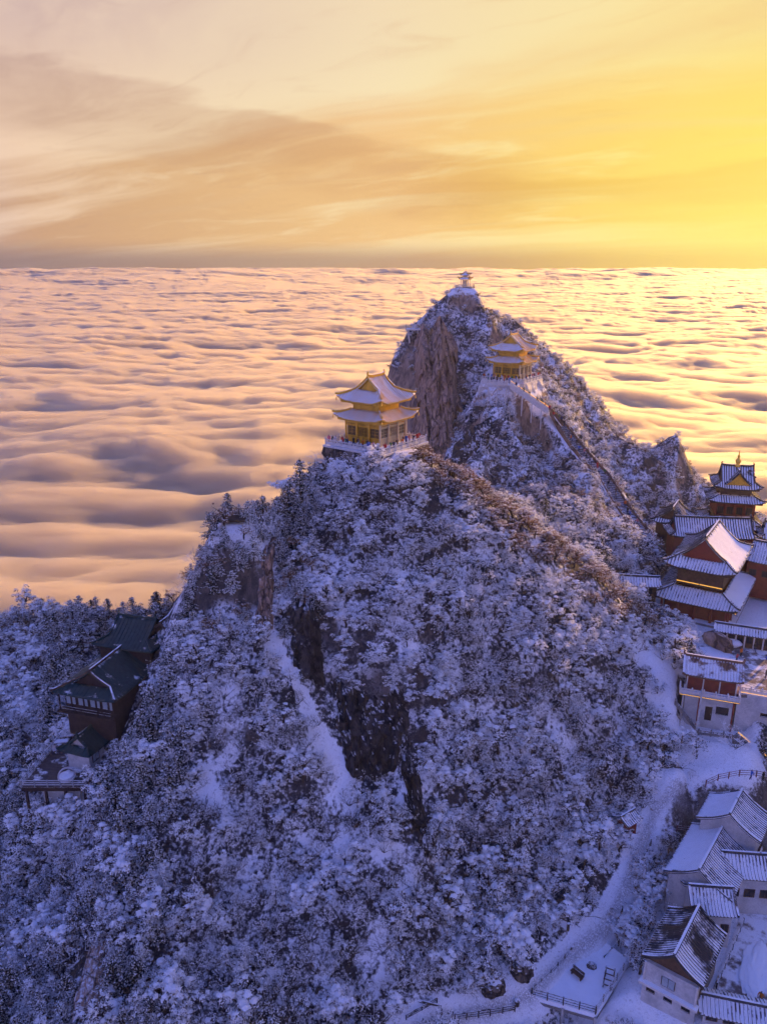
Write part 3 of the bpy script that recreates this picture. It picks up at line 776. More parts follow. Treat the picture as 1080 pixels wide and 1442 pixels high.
def golden_hall(loc, rz, label):
    t = thing('golden_hall', label, 'temple', loc, rz); t.scale = (1, 1, 1.2)
    s = 3.5
    part_box('plinth', M_STONE, t, (0, 0, .2), (9.2, 9.2, .4))
    part_box('core_wall', M_GOLD, t, (0, 0, 2.0), (5.9, 5.9, 3.2))
    H = 3.55
    colm = MB().lathe([(.24, .4), (.19, .5), (.17, H), (.23, H + .05)], n=8)
    cm, cmr = colm.mesh('column', M_GOLD), colm.mesh('column', M_GOLDRIM)
    pos = [-s, -1.25, 1.25, s]
    for i, x in enumerate(pos):
        for j, y in enumerate(pos):
            if i in (0, 3) or j in (0, 3):
                q = link('column', cmr if j == 0 else cm, t); q.location = (x, y, 0)
    for k in range(4):                                            # door leaves and lattice bays on each side
        e = bpy.data.objects.new('facade', None); COL.objects.link(e); e.parent = t; e.rotation_euler = (0, 0, k * math.pi / 2)
        mt = M_GOLDRIM if k == 0 else M_GOLD
        part_box('lintel', mt, e, (0, -s, 3.30), (2 * s - .3, .16, .42))
        part_box('frieze', mt, e, (0, -s, 2.86), (2 * s - .3, .10, .16))
        for bx, w in ((-2.37, 2.0), (0, 2.2), (2.37, 2.0)):
            n = 4 if bx == 0 else 2
            for i in range(n):
                x = bx - w / 2 + w * (i + .5) / n; lw = w / n - .06
                d = MB().box((x, -s + .22, .4 + 1.2), (lw, .08, 2.4))
                for f in range(1, 4): d.box((x - lw / 2 + lw * f / 4, -s + .16, 2.0), (.035, .04, 1.3))
                for f in range(4): d.box((x, -s + .16, 1.4 + f * .42), (lw, .04, .035))
                dd = d.build('door_leaf', mt, e)
                part_box('pane', M_GLASS if bx else M_WOODDK, dd, (x, -s + .175, 2.0), (lw * .9, .014, 1.25))
    rl = roof(t, H + .25, 4.95, 4.95, 3.3, 'skirt', tmax=.42, lift=.62, m_sur=M_GOLDSNOW, m_tile=M_GOLDTILE, m_ridge=M_GOLDTILE, rows=.40, rr=.09, name='lower_roof', soffit=M_GOLD)
    part_box('upper_wall', M_GOLD, t, (0, 0, H + 1.75), (5.3, 5.3, 1.5))
    q = MB()
    for k in range(4):
        for i in range(9):
            x = -2.6 + 5.2 * i / 8; px_, py_ = rot2(k * math.pi / 2, x, -2.78); q.box((px_, py_, H + 2.2), (.3, .3, .5), top=1.35)
    tag(q.build('bracket_sets', M_GOLD, t), kind='stuff')
    roof(t, H + 2.62, 4.55, 4.55, 3.0, 'hipgable', tg=.52, lift=.62, m_sur=M_GOLDSNOW, m_tile=M_GOLDTILE, m_ridge=M_GOLDTILE, m_gable=M_GOLD, rows=.40, rr=.075, name='upper_roof', soffit=M_GOLD)
    bell = MB().lathe([(.02, 0), (.06, -.08), (.12, -.34), (.16, -.42)], n=6).mesh('wind_bell', M_GILT)
    for z, r_ in ((H + .75, 4.98), (H + 3.12, 4.58)):
        for sx in (1, -1):
            for sy in (1, -1): b_ = link('wind_bell', bell, t); b_.location = (sx * r_, sy * r_, z - .12)
    return t
golden_hall(T1, T1_RZ + math.pi / 2, 'large golden two-eaved temple hall on the near crag above the clouds')
golden_hall(T2, T2_RZ + math.pi / 2, 'smaller-looking golden temple hall beside the stairs on the far peak')
def local(c, rz, x, y, z=0.0):
    q = rot2(rz, x, y); return Vector((c.x + q[0], c.y + q[1], c.z + z))

def cragbase(c, rz, hw, depth, name, label, mat, seed, left_wall=True):
    """masonry and rock under a terrace: a rough battered drum"""
    rg = np.random.default_rng(seed); n = 56; V = []; F = []; lv = 9
    for k in range(lv):
        f = k / (lv - 1)
        for i in range(n):
            q = 4 * i / n; sd = int(q); fr = q - sd
            cor = [(-1, -1), (1, -1), (1, 1), (-1, 1), (-1, -1)]
            x = cor[sd][0] * (1 - fr) + cor[sd + 1][0] * fr; y = cor[sd][1] * (1 - fr) + cor[sd + 1][1] * fr
            g = 1.0 + .02 * (k > 0) + (.06 * f if k > 1 else 0)
            nz = (float(vnoise(np.array([i * .8]), np.array([k * .55]), seed)[0]) - .5) * (2.2 * min(1, f * 2.5))
            X, Y = x * hw * g, y * hw * g; l = math.hypot(X, Y); X += X / l * nz; Y += Y / l * nz
            V.append((*rot2(rz, X, Y), -depth * f - (.02 if k == 0 else 0)))
    for k in range(lv - 1):
        for i in range(n): F.append((k * n + i, k * n + (i + 1) % n, (k + 1) * n + (i + 1) % n, (k + 1) * n + i))
    F.append(tuple(range(n)))
    o = MB().add(V, F).build(name, mat); o.location = c
    return tag(o, label, 'terrace')
# near terrace
cragbase(T1, T1_RZ, T1_H, 5.5, 'terrace', 'snowy stone terrace and rock base under the near golden hall', M_ROCK_GREY, 3)
MBs = MB()
h = T1_H - .2
balustrade('balustrade', 'white stone balustrade round the near golden hall terrace', [local(T1, T1_RZ, *p) for p in ((-h, h), (-h, -h), (h, -h), (h, h), (-h, h))], 1.0, 1.75)
sl = MB(); sl.box((T1.x, T1.y, T1.z - .16), (2 * T1_H + .3, 2 * T1_H + .3, .3), rz=T1_RZ)
tag(sl.build('terrace_slab', M_STONE), 'snow-covered stone slab edging the near golden hall terrace', 'slab')
# overhanging snow ledge right of it
def boulder(name, label, c, size, mat, seed, rz=0.0, cat='rock', rough=.28):
    bm = bmesh.new(); bmesh.ops.create_icosphere(bm, subdivisions=4, radius=1.0)
    rg = np.random.default_rng(seed); offs = rg.uniform(0, 50, 3)
    P_ = np.array([v.co[:] for v in bm.verts])
    d = fbm(P_[:, 0] * 1.4 + P_[:, 2] * .9 + offs[0], P_[:, 1] * 1.4 - P_[:, 2] * .7 + offs[1], 4, seed) - .5
    d += .5 * (np.abs(fbm(P_[:, 0] * 3 + offs[2], P_[:, 1] * 3 + P_[:, 2] * 3, 3, seed + 5) - .5))
    for v, k in zip(bm.verts, d): v.co = v.co * (1 + rough * 2.2 * k)
    me = bpy.data.meshes.new(name); bm.to_mesh(me); bm.free(); me.materials.append(mat)
    o = link(name, me); o.location = c; o.scale = size; o.rotation_euler = (0, 0, rz)
    return tag(o, label, cat)
boulder('snow_ledge', 'rounded snow-covered rock ledge jutting right of the near terrace', local(T1, T1_RZ, T1_H + .4, -1.0, -1.6), (2.2, 6.2, 1.3), M_ROCK_GREY, 9, T1_RZ + .1)
# far terrace
cragbase(T2, T2_RZ, T2_H, 6.5, 'terrace', 'white snow-coated base under the far golden hall', M_STONE, 5)
h = T2_H - .2
balustrade('balustrade', 'white stone balustrade round the far golden hall terrace', [local(T2, T2_RZ, *p) for p in ((-h, -h), (h, -h), (h, h), (-h, h))], 1.0, 1.9)
# walkway left of the far hall, on posts, and its flight of steps
WK = T2.z
wl = thing('walkway', 'raised walkway on pale posts left of the far golden hall', 'walkway', local(T2, T2_RZ, -T2_H, -T2_H))
A0 = local(T2, T2_RZ, -T2_H - .1, -T2_H + .4) ; WL0 = P(685, 537, 192.0); WL0.z = WK
WL1 = P(716, 545, 189.5); WL1.z = WK
o0 = wl.location
MB().bar(WL0 - o0 + Vector((0, 0, -.2)), WL1 - o0 + Vector((2.5, 0, -.2)), 3.4, .3).build('deck', M_STONE, wl)
for f in (0.05, .45, .85):
    p = WL0.lerp(WL1, f) - o0; MB().bar(p + Vector((0, -1.4, -.3)), p + Vector((0, -1.4, -5.5)), .24).build('post', M_STONE, wl)
balustrade('balustrade', 'stone balustrade along the walkway left of the far hall', [WL0 + Vector((0, -1.6, 0)), WL1 + Vector((-.6, -1.6, 0))], 1.0, 1.5)
FS0 = WL1 + Vector((.2, -1.0, 0)); FS1 = P(772, 579, 186.5)
BARE = [([(598,490),(622,476),(630,560),(640,690),(592,690),(595,560)], 178, 214), ([(655,640),(676,612),(690,690),(688,740),(640,740)], 150, 188),
        ([(362,775),(386,770),(388,890),(350,890)], 94, 110), ([(402,860),(440,846),(462,975),(410,955)], 88, 104),
        ([(446,945),(560,965),(592,995),(578,1070),(520,1105),(485,1095),(455,1050)], 80, 100), ([(558,1060),(592,1085),(612,1200),(580,1200)], 74, 94),
        ([(128,1318),(160,1316),(148,1450),(86,1450)], 55, 76), ([(735,1310),(885,1310),(875,1460),(735,1460)], 55, 82), ([(560,1405),(760,1400),(740,1450),(560,1450)], 60, 74)]
def stairway(name, label, pts, width, riser, mat, side, post=None, led=False, wall=.8):
    t = thing(name, label, 'stairs', pts[0]); o = Vector(pts[0]); st = MB()
    for a_, b_ in zip(pts[:-1], pts[1:]):
        a_, b_ = Vector(a_) - o, Vector(b_) - o; dz_ = abs(a_.z - b_.z); n = max(2, int(dz_ / riser)); fl = Vector((b_.x - a_.x, b_.y - a_.y, 0)); L = fl.length; fl.normalize()
        rz_ = math.atan2(fl.y, fl.x)
        for i in range(n):
            c_ = a_.lerp(b_, (i + .5) / n); st.box((c_.x, c_.y, c_.z - .35), (L / n + .06, width, .7 + riser * .5 * (i % 2)), rz=rz_)
    tag(st.build('steps', mat, t), kind='stuff')
    for s in (-1, 1):
        pp = []
        for i, p in enumerate(pts):
            d = Vector(pts[min(i + 1, len(pts) - 1)]) - Vector(pts[max(i - 1, 0)]); sd = Vector((-d.y, d.x, 0)).normalized() * (s * (width / 2 + .1))
            pp.append(Vector(p) - o + sd + Vector((0, 0, -.7)))
        for i in range(len(pp) - 1):
            L = (pp[i + 1] - pp[i]).length; k = max(1, int(L / 2.4))
            for j in range(k):
                a_, b_ = pp[i].lerp(pp[i + 1], j / k), pp[i].lerp(pp[i + 1], (j + 1) / k)
                MB().sweep([a_, b_ - (b_ - a_) * .01], .16, .7 + wall).build('parapet', side, t)
                MB().bar(a_ + Vector((0, 0, .75 + wall)), a_ + Vector((0, 0, .95 + wall + .2)), .2).build('post', side, t)
        if led and s == led: MB().sweep([p + Vector((0, 0, .74 + wall)) for p in pp], .20, .09).build('light_strip', M_LED, t)
    if post:
        for f in post:
            p = Vector(pts[0]).lerp(Vector(pts[-1]), f) - o; MB().bar(p + Vector((0, -1.0, -.5)), p + Vector((0, -1.0, -5.5)), .22).build('post', M_STONE, t)
    return t
stairway('stairs', 'pale flight of steps on posts descending right below the far golden hall', [FS0, FS1], 1.8, .17, M_STONEDK, M_STONE, (.3, .55, .8), 1)
LS = [FS1 + Vector((.3, 0, 0))] + [gp(u, v, Y, .5) for u, v, Y in [(790,597,186),(810,622,181),(830,648,176.5),(850,672,172),(875,706,165.5),(900,742,158.5),(922,762,154.5),(945,780,150)]]
LONGSTAIR = LS
stairway('stairs', 'long brown stairway running down the snowy ridge of the far peak', LS, 3.0, .18, M_WOODDK, M_STAIRWALL, None, False, .8)
# summit pavilion
def summit():
    c = SUMMIT + Vector((0, 0, .1)); t = thing('summit_pavilion', 'tiny pavilion on the very top of the far peak', 'pavilion', c, R(-20))
    part_box('platform', M_STONEDK, t, (0, 0, -.3), (4.4, 4.0, .8))
    cm = MB().lathe([(.12, 0), (.1, 2.0)], n=6).mesh('column', M_STONE)
    for x in (-1, 1):
        for y in (-1, 1): q = link('column', cm, t); q.location = (x, y, .1)
    part_box('core_wall', M_GOLDRIM, t, (0, 0, 1.0), (1.3, 1.3, 1.8))
    roof(t, 2.1, 1.55, 1.55, 1.3, 'skirt', tmax=.55, lift=.3, m_sur=M_GOLDSNOW, m_tile=M_GOLDSNOW, m_ridge=M_GOLDTILE, rows=.3, rr=.05, thick=.1, name='lower_roof', ornaments=False)
    part_box('upper_wall', M_GOLDRIM, t, (0, 0, 2.9), (1.1, 1.1, .6))
    roof(t, 3.15, 1.15, 1.15, 1.0, 'skirt', tmax=.96, lift=.25, m_sur=M_GOLDSNOW, m_tile=M_GOLDSNOW, m_ridge=M_GOLDTILE, rows=.3, rr=.05, thick=.1, name='upper_roof', ornaments=False)
    MB().lathe([(.12, 4.05), (.2, 4.2), (.1, 4.4), (.05, 4.8)], n=8).build('finial', M_GILT, t)
summit()
c = SUMMIT
balustrade('railing', 'golden railing round the platform on top of the far peak', [c + Vector(p) for p in ((-3.4, -.6, -.8), (-2.2, -2.0, .0), (2.2, -2.0, .0), (2.4, 1.8, .0))], .9, 1.2, M_GOLDRIM, M_GOLDRIM, 'wood', cat='railing')
# lookout on the left shoulder of the far peak
c = P(588, 462, 216.0)
lk = thing('lookout', 'railed lookout platform on the left shoulder of the far peak', 'lookout', c)
MB().box((0, 0, -.3), (6.5, 3.0, .4)).build('deck', M_STONE, lk)
for x in (-2.6, 0, 2.4): MB().bar((x, -.8, -.4), (x + .5, -.2, -4), .3).build('post', M_STONE, lk)
balustrade('railing', 'pale railing of the lookout on the left shoulder of the far peak', [c + Vector(p) for p in ((-3.1, 1.2, -.1), (-3.1, -1.4, -.1), (3.1, -1.4, -.1))], 1.1, 1.2, M_GOLDRIM, M_GOLDRIM, 'wood', cat='railing')
# lookout on the knob of the near hill's left shoulder
kz = KNOB.z
kn = thing('lookout', 'small railed lookout on the rocky knob left of the near hall', 'lookout', KNOB)
MB().box((0, 0, -.25), (3.8, 2.6, .3)).build('deck', M_LODGE, kn)
balustrade('railing', 'thin dark railing round the lookout on the left knob', [KNOB + Vector(p) for p in ((1.8, 1.2, -.1), (-1.4, 1.2, -.1), (-1.8, -.2, -.3), (-2.4, -1.5, -1.2), (-3.2, -2.6, -2.4))], 1.0, 1.1, M_WOOD, M_WOOD, 'wood', cat='railing')
# white posts and signs in the trees
def post_sign(u, v, Y, h_, w, label, mat=M_WHITE, name='marker_post'):
    p = gp(u, v, Y); o = MB().box((0, 0, h_ / 2 - 1.0), (w, .18, h_ + 2.0)).box((0, 0, h_ + .04), (w + .08, .26, .1)).build(name, mat); o.location = p
    return tag(o, label, 'post')
post_sign(433, 694, 114.0, 1.9, .42, 'white marker post against the dark trees left of the near hall')
post_sign(497, 742, 106.5, 1.4, .30, 'short white post among snowy trees on the front slope')
post_sign(565, 706, 111.0, 1.6, .36, 'pale timber post, left of a pair below the near terrace', M_STONE)
post_sign(577, 707, 111.0, 1.5, .36, 'pale timber post, right of a pair below the near terrace', M_STONE)

# ------------------------------------------------------------------ rock faces
def cliff(name, label, top, bot, mat, seed, bulge=1.6, nu=40, nv=60, back=4.0, amp=1.3, cell=2.2, sink=3.0):
    """a rock wall between an upper and a lower line of world points, cracked and stepped, closed behind"""
    top = [Vector(p) for p in top]; bot = [Vector(p) for p in bot]
    def along(L, f):
        f *= len(L) - 1; i = min(int(f), len(L) - 2); return L[i].lerp(L[i + 1], f - i)
    U, Vv = np.meshgrid(np.linspace(0, 1, nu), np.linspace(0, 1, nv), indexing='ij')
    pts = np.array([[along(top, a_).lerp(along(bot, a_), b_)[:] for b_ in np.linspace(0, 1, nv)] for a_ in np.linspace(0, 1, nu)])
    W_ = (top[-1] - top[0]).length; Hh = (bot[0] - top[0]).length
    d = fbm(U * W_ / cell, Vv * Hh / (cell * 4.5), 5, seed, .55) - .5
    cr = np.abs(fbm(U * W_ / (cell * .9) + 9, Vv * Hh / (cell * 6) + 4, 3, seed + 3) - .5)
    st = np.floor(fbm(U * W_ / (cell * 2), Vv * Hh / (cell * 1.6), 3, seed + 8) * 7) / 7 - .5
    e = np.minimum(np.minimum(U, 1 - U) * 5, 1)
    disp = amp * (d * 2.2 + st * 2.2 - .9 * np.exp(-cr * 26)) + bulge * np.sin(np.pi * np.clip(U, 0, 1)) * .8
    nrm = np.array([0.0, -1.0, .12]); mid = pts.mean((0, 1)); nrm[0] = -.25 * mid[0] / mid[1] * 4 * .3
    pts = pts + nrm * (disp * e)[..., None]
    ed = np.minimum(np.minimum(U, 1 - U) * 3.2, np.minimum(Vv, 1 - Vv) * 5.0) + .9 * (fbm(U * 6, Vv * 9, 3, seed + 20) - .5)
    pts[..., 1] += sink * (1 - sstep(0, .7, ed))
    bk = pts.copy(); bk[..., 1] += back; bk[..., 2] -= back * .9
    V = np.concatenate([pts.reshape(-1, 3), bk.reshape(-1, 3)]); n = nu * nv
    Q = grid_quads(nu, nv); Q2 = Q[:, ::-1] + n
    rim = np.concatenate([np.arange(nv), np.arange(1, nu) * nv + nv - 1, (nu - 1) * nv + np.arange(nv - 2, -1, -1), np.arange(nu - 2, 0, -1) * nv]); r2 = np.roll(rim, -1)
    S = np.stack([rim, r2, r2 + n, rim + n], 1)
    me = np_mesh(name, V, np.concatenate([Q, Q2, S]), mat, False)
    bm = bmesh.new(); bm.from_mesh(me); bmesh.ops.recalc_face_normals(bm, faces=bm.faces); bm.to_mesh(me); bm.free()
    o = link(name, me); return tag(o, label, kind='structure')
cliff('rock_face', 'tall tan bare cliff on the left front of the far peak',
      [P(584,486,209.5), P(596,458,209.5), P(608,470,209), P(620,446,209), P(632,466,208.5), P(646,480,208)], [P(580,710,192), P(618,710,188), P(662,710,183)], M_ROCK_TAN, 11, 3.0, 60, 100, 8, 1.8, 2.6, 6.0)
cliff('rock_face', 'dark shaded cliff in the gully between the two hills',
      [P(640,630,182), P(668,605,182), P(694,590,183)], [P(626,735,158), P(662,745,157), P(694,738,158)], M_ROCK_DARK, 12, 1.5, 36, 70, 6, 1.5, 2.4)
cliff('rock_face', 'brown rock outcrop on the left shoulder of the near hill',
      [P(366,768,105.6), P(384,765,105.6)], [P(350,895,97.2), P(374,900,97.2), P(384,898,97.2)], M_ROCK_TAN, 13, .9, 24, 50, 4, .8, 1.3)
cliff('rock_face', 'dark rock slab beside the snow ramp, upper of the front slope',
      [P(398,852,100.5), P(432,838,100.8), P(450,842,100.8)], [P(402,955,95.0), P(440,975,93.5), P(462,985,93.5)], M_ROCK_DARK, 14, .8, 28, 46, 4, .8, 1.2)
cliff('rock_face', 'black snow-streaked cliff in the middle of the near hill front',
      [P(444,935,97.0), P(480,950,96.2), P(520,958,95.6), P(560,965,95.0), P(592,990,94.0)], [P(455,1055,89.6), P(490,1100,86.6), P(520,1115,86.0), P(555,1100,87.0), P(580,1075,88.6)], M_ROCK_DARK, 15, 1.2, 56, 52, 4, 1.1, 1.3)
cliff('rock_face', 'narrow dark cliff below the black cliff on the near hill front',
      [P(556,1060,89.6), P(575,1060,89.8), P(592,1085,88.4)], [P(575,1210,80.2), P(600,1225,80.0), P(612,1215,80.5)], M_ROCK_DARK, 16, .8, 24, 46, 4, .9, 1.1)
cliff('rock_face', 'brown rock rib in the lower left corner',
      [P(128,1318,72.0), P(148,1310,72.5), P(160,1316,72.5)], [P(88,1450,61.5), P(118,1455,61.0), P(145,1450,61.5)], M_ROCK_TAN, 17, .8, 26, 44, 4, .8, 1.1)
boulder('boulder', 'brown boulder beside the snowy path at the bottom', gp(692, 1388, 70.8, .3), (1.6, 1.3, 1.2), M_ROCK_GREY, 21)
boulder('boulder', 'taller dark boulder right of the brown one by the path', gp(735, 1365, 73.2, .4), (1.4, 1.2, 1.3), M_ROCK_GREY, 22)
boulder('boulder', 'dark overhanging rock under snowy trees above the path', gp(665, 1290, 77.0, .3), (1.9, 1.3, 1.3), M_ROCK_DARK, 23)
boulder('boulder', 'small snow-capped rock on the fenced platform', PZ(833, 1362, -83.6), (.7, .6, .6), M_ROCK_GREY, 24)
# ------------------------------------------------------------------ great hall and the temples of the saddle
def great_hall():
    c = Vector((61.1, 137.5, PLZ)); t = thing('great_hall', 'great two-eaved temple hall with snow-laden grey roofs and gold light strips', 'temple', c, R(-33) + math.pi / 2)
    a, b = 10.0, 7.7                                             # half length, half width at the lower eaves
    part_box('plinth', M_STONEDK, t, (0, 0, .2), (2 * a - 1.6, 2 * b - 1.6, .5))
    part_box('lower_wall', M_RED, t, (0, 0, 2.4), (2 * a - 5.0, 2 * b - 5.0, 4.0))
    cm = MB().lathe([(.32, .4), (.25, .6), (.23, 4.2)], n=8).mesh('column', M_REDCOL)
    for i in range(6):
        for s in (1, -1): q = link('column', cm, t); q.location = (-a + 1.9 + (2 * a - 3.8) * i / 5, s * (b - 1.9), 0)
    for i in range(1, 4):
        for s in (1, -1): q = link('column', cm, t); q.location = (s * (a - 1.9), -b + 1.9 + (2 * b - 3.8) * i / 4, 0)
    roof(t, 4.0, a, b, 5.4, 'skirt', tmax=.44, lift=.7, m_sur=M_GREYSNOW, m_tile=M_GREY, rows=.52, rr=.11, name='lower_roof', soffit=M_WOOD, blanket=(-1,))
    e = MB(); z = 3.72
    e.sweep([(-a + .5, b - .5, z), (-a + .5, -b + .5, z)], .10, .10)
    e.build('light_strip', M_LED, t)
    part_box('upper_wall', M_WOOD, t, (0, 0, 8.0), (2 * a - 7.4, 2 * b - 7.4, 3.6))
    e = MB(); xw, yw = a - 3.7 + .06, b - 3.7 + .06
    for s in (-1, 1): e.sweep([(-xw - .02, s * yw * .98 * f, 6.62) for f in (.02, 1)], .08, .14)
    e.build('light_strip', M_LED, t)
    q = MB()
    for i in range(14):
        for s in (1, -1):
            q.box((-a + 3.9 + (2 * a - 7.8) * i / 13, s * (b - 3.5), 9.2), (.42, .5, .7), top=1.4)
            if i < 10: q.box((s * (a - 3.5), -b + 4.1 + (2 * b - 8.2) * i / 9, 9.2), (.5, .42, .7), top=1.4)
    tag(q.build('bracket_sets', M_WOOD, t), kind='stuff')
    roof(t, 10.0, a - 1.5, b - 1.5, 5.4, 'hipgable', tg=.36, lift=.8, m_sur=M_GREYSNOW, m_tile=M_GREY, rows=.52, rr=.11, name='upper_roof', m_gable=M_REDCOL, soffit=M_WOOD, blanket=(-1,))
great_hall()

def simple_hall(name, label, c, rz, a, b, zw, zr, kind='gable', m_sur=None, m_tile=None, m_wall=None, over=.9, tg=.4, lift=.3, wins=4, rows=.5, rr=.1, m_gable=None, blanket=(), cat='building', pane=None, m_col=None):
    """an oblong building: walls from c up to height zw, roof from zw to zr; ridge along local X"""
    t = thing(name, label, cat, c, rz)
    m_wall = m_wall or M_RED
    part_box('wall', m_wall, t, (0, 0, zw / 2 - 1.0), (2 * (a - over), 2 * (b - over), zw + 2.0))
    roof(t, zw - .1, a, b, zr - zw, kind, tg=tg, lift=lift, m_sur=m_sur or M_GREYSNOW, m_tile=m_tile or M_GREY, rows=rows, rr=rr, m_gable=m_gable or m_wall, ornaments=(kind != 'gable'), blanket=blanket)
    for s, r_ in ((-1, 0.0), (1, math.pi)):
        for i in range(wins):
            x = -a + over + 2 * (a - over) * (i + .5) / wins
            window(t, (x, s * (b - over + .03), zw * .56), min(1.3, (a - over) / wins * 1.3), min(1.2, zw * .45), r_, pane or M_GLASS)
    if m_col:
        cm = MB().lathe([(.13, 0), (.13, zw - .1)], n=6).mesh('column', m_col)
        for s in (-1, 1):
            for i in range(wins + 1): q = link('column', cm, t); q.location = (-a + over + 2 * (a - over) * i / wins, s * (b - .45), 0)
    return t
simple_hall('side_hall', 'long dark-roofed hall behind the great hall, under the pagoda', Vector((66.5, 150.5, -58.5)), R(-6), 8.6, 3.6, 6.4, 9.6, 'hipgable', M_DARKROOF, M_DARKTILE, M_RED, tg=.3, lift=.4, wins=6)
simple_hall('side_hall', 'small dark-roofed hall with snowy verge at the foot of the stairs', Vector((62.3, 159.5, -57.5)), R(-30) + math.pi / 2, 4.6, 3.8, 5.6, 8.6, 'hipgable', M_DARKROOF, M_DARKTILE, M_WOOD, tg=.3, lift=.4, wins=3)
simple_hall('side_hall', 'snow-patched roof at the edge right of the pagoda', Vector((82.5, 152.0, -59.5)), R(-20), 5.0, 3.4, 6.0, 8.8, 'hipgable', M_DARKROOF, M_DARKTILE, M_WOOD, tg=.3, lift=.4, wins=4)
simple_hall('side_hall', 'snowy hall roof to the right behind the great hall', Vector((76.0, 141.5, -60.0)), R(-33), 5.5, 4.0, 5.6, 8.6, 'hipgable', M_GREYSNOW, M_GREY, M_RED, tg=.3, lift=.4, wins=4)
lamp = thing('hanging_sign', 'glowing blue round sign on the red hall under the pagoda', 'sign', (60.3, 146.3, -53.6), 0)
MB().lathe([(.05, -.5), (.45, -.35), (.5, 0), (.45, .35), (.05, .5)], n=10).build('lamp', M_LAMP, lamp)
MB().bar((0, 0, .5), (0, .4, 1.4), .08).build('bracket', M_DARKMETAL, lamp)
simple_hall('gate_house', 'low dark gatehouse roof at the foot of the long stairs', P(892, 812, 133.0) + Vector((0, 0, -3.6)), R(-8), 4.6, 1.8, 2.6, 3.8, 'gable', M_GREYSNOW, M_GREY, M_WOODDK, wins=3, over=.6, lift=.05)

def pagoda():
    c = Vector((77.4, 166.0, -58.5)); t = thing('pagoda', 'tall dark tiered pagoda with gilt finial at the right edge', 'pagoda', c, R(-14))
    part_box('plinth', M_STONEDK, t, (0, 0, .4), (12, 11, 1.6))
    part_box('lower_wall', M_WOOD, t, (0, 0, 2.0), (10, 9, 3.4))
    roof(t, 3.7, 6.6, 5.8, 5.0, 'skirt', tmax=.36, lift=.5, m_sur=M_DARKROOF, m_tile=M_DARKTILE, rows=.5, rr=.1, name='lower_roof', soffit=M_WOOD)
    part_box('middle_wall', M_RED, t, (0, 0, 7.0), (7.4, 6.2, 3.8))
    cm = MB().lathe([(.2, 5.4), (.2, 9.2)], n=6).mesh('column', M_REDCOL)
    for i in range(5):
        for s in (1, -1): q = link('column', cm, t); q.location = (-3.9 + 1.95 * i, s * 3.35, 0)
    for i in range(1, 4):
        for s in (1, -1): q = link('column', cm, t); q.location = (s * 3.9, -3.35 + 1.675 * i, 0)
    for s, r_ in ((-1, 0), (1, math.pi)):
        for i in range(4): window(t, (-2.9 + 1.95 * i, s * 3.13, 7.1), 1.2, 1.6, r_, M_GLASS, M_WOOD, 3)
    part_box('gallery_rail', M_WOOD, t, (0, 0, 5.75), (8.6, 7.4, .5))
    roof(t, 9.3, 5.7, 5.0, 3.9, 'skirt', tmax=.40, lift=.55, m_sur=M_DARKROOF, m_tile=M_DARKTILE, rows=.5, rr=.1, name='middle_roof', soffit=M_WOOD)
    part_box('upper_wall', M_WOOD, t, (0, 0, 11.4), (6.2, 5.0, 1.8))
    roof(t, 12.2, 4.8, 4.2, 4.2, 'hipgable', tg=.36, lift=.6, m_sur=M_DARKROOF, m_tile=M_DARKTILE, rows=.5, rr=.1, name='upper_roof', m_gable=M_WOOD, soffit=M_WOOD)
    # cross gable facing the courtyard
    x = bpy.data.objects.new('cross_gable', None); COL.objects.link(x); x.parent = t; x.location = (0, -1.7, 13.0); x.rotation_euler = (0, 0, math.pi / 2)
    r_ = roof(x, 0, 2.0, 2.7, 2.9, 'gable', lift=.2, m_sur=M_DARKROOF, m_tile=M_DARKTILE, rows=.5, rr=.09, m_gable=M_GOLDTILE, ornaments=True)
    MB().lathe([(.55, 16.2), (.6, 16.6), (.35, 16.8), (.5, 17.2), (.62, 17.6), (.4, 18.0), (.2, 18.2), (.3, 18.5), (.16, 18.9), (.05, 20.0)], n=10).build('finial', M_GILT, t, True)
pagoda()
# roofed gallery in front of the great hall and the open court
g0, g1 = PZ(1012, 884, -59.6), PZ(1092, 896, -59.6)
gm = (g0 + g1) / 2; grz = math.atan2(g1.y - g0.y, g1.x - g0.x)
simple_hall('gallery', 'low grey-tiled gallery roof with pale columns in front of the great hall', Vector((gm.x, gm.y + .6, PLZ)), grz, (g1 - g0).length / 2 + .6, 1.5, 2.7, 3.6, 'gable', M_GREYSNOW, M_GREY, M_WOOD, over=.75, lift=.05, wins=6, rows=.42, m_col=M_STONE)
ct = MB()
V = [Vector((52.5, 105.3, 0)), Vector((80, 101.5, 0)), Vector((84, 121, 0)), Vector((54.0, 121, 0))]
ct.add([(v.x, v.y, PLZ + .03) for v in V] + [(v.x, v.y, PLZ - .5) for v in V], [(0, 1, 2, 3), (7, 6, 5, 4), (0, 4, 5, 1), (1, 5, 6, 2), (2, 6, 7, 3), (3, 7, 4, 0)])
tag(ct.build('courtyard', M_PAVE), 'brown paved courtyard beside the red-walled house', kind='structure')
boulder('rock_slab', 'tan leaning rock slab beside the courtyard', PZ(1012, 905, -61.6) + Vector((0, .4, 0)), (1.2, 3.0, 1.6), M_ROCK_TAN, 31, R(20))
boulder('snow_heap', 'heap of shovelled snow in the courtyard corner', PZ(1030, 905, -62.0) + Vector((0, .5, 0)), (2.0, 1.8, .9), M_SNOW, 32, cat='snow', rough=.12)

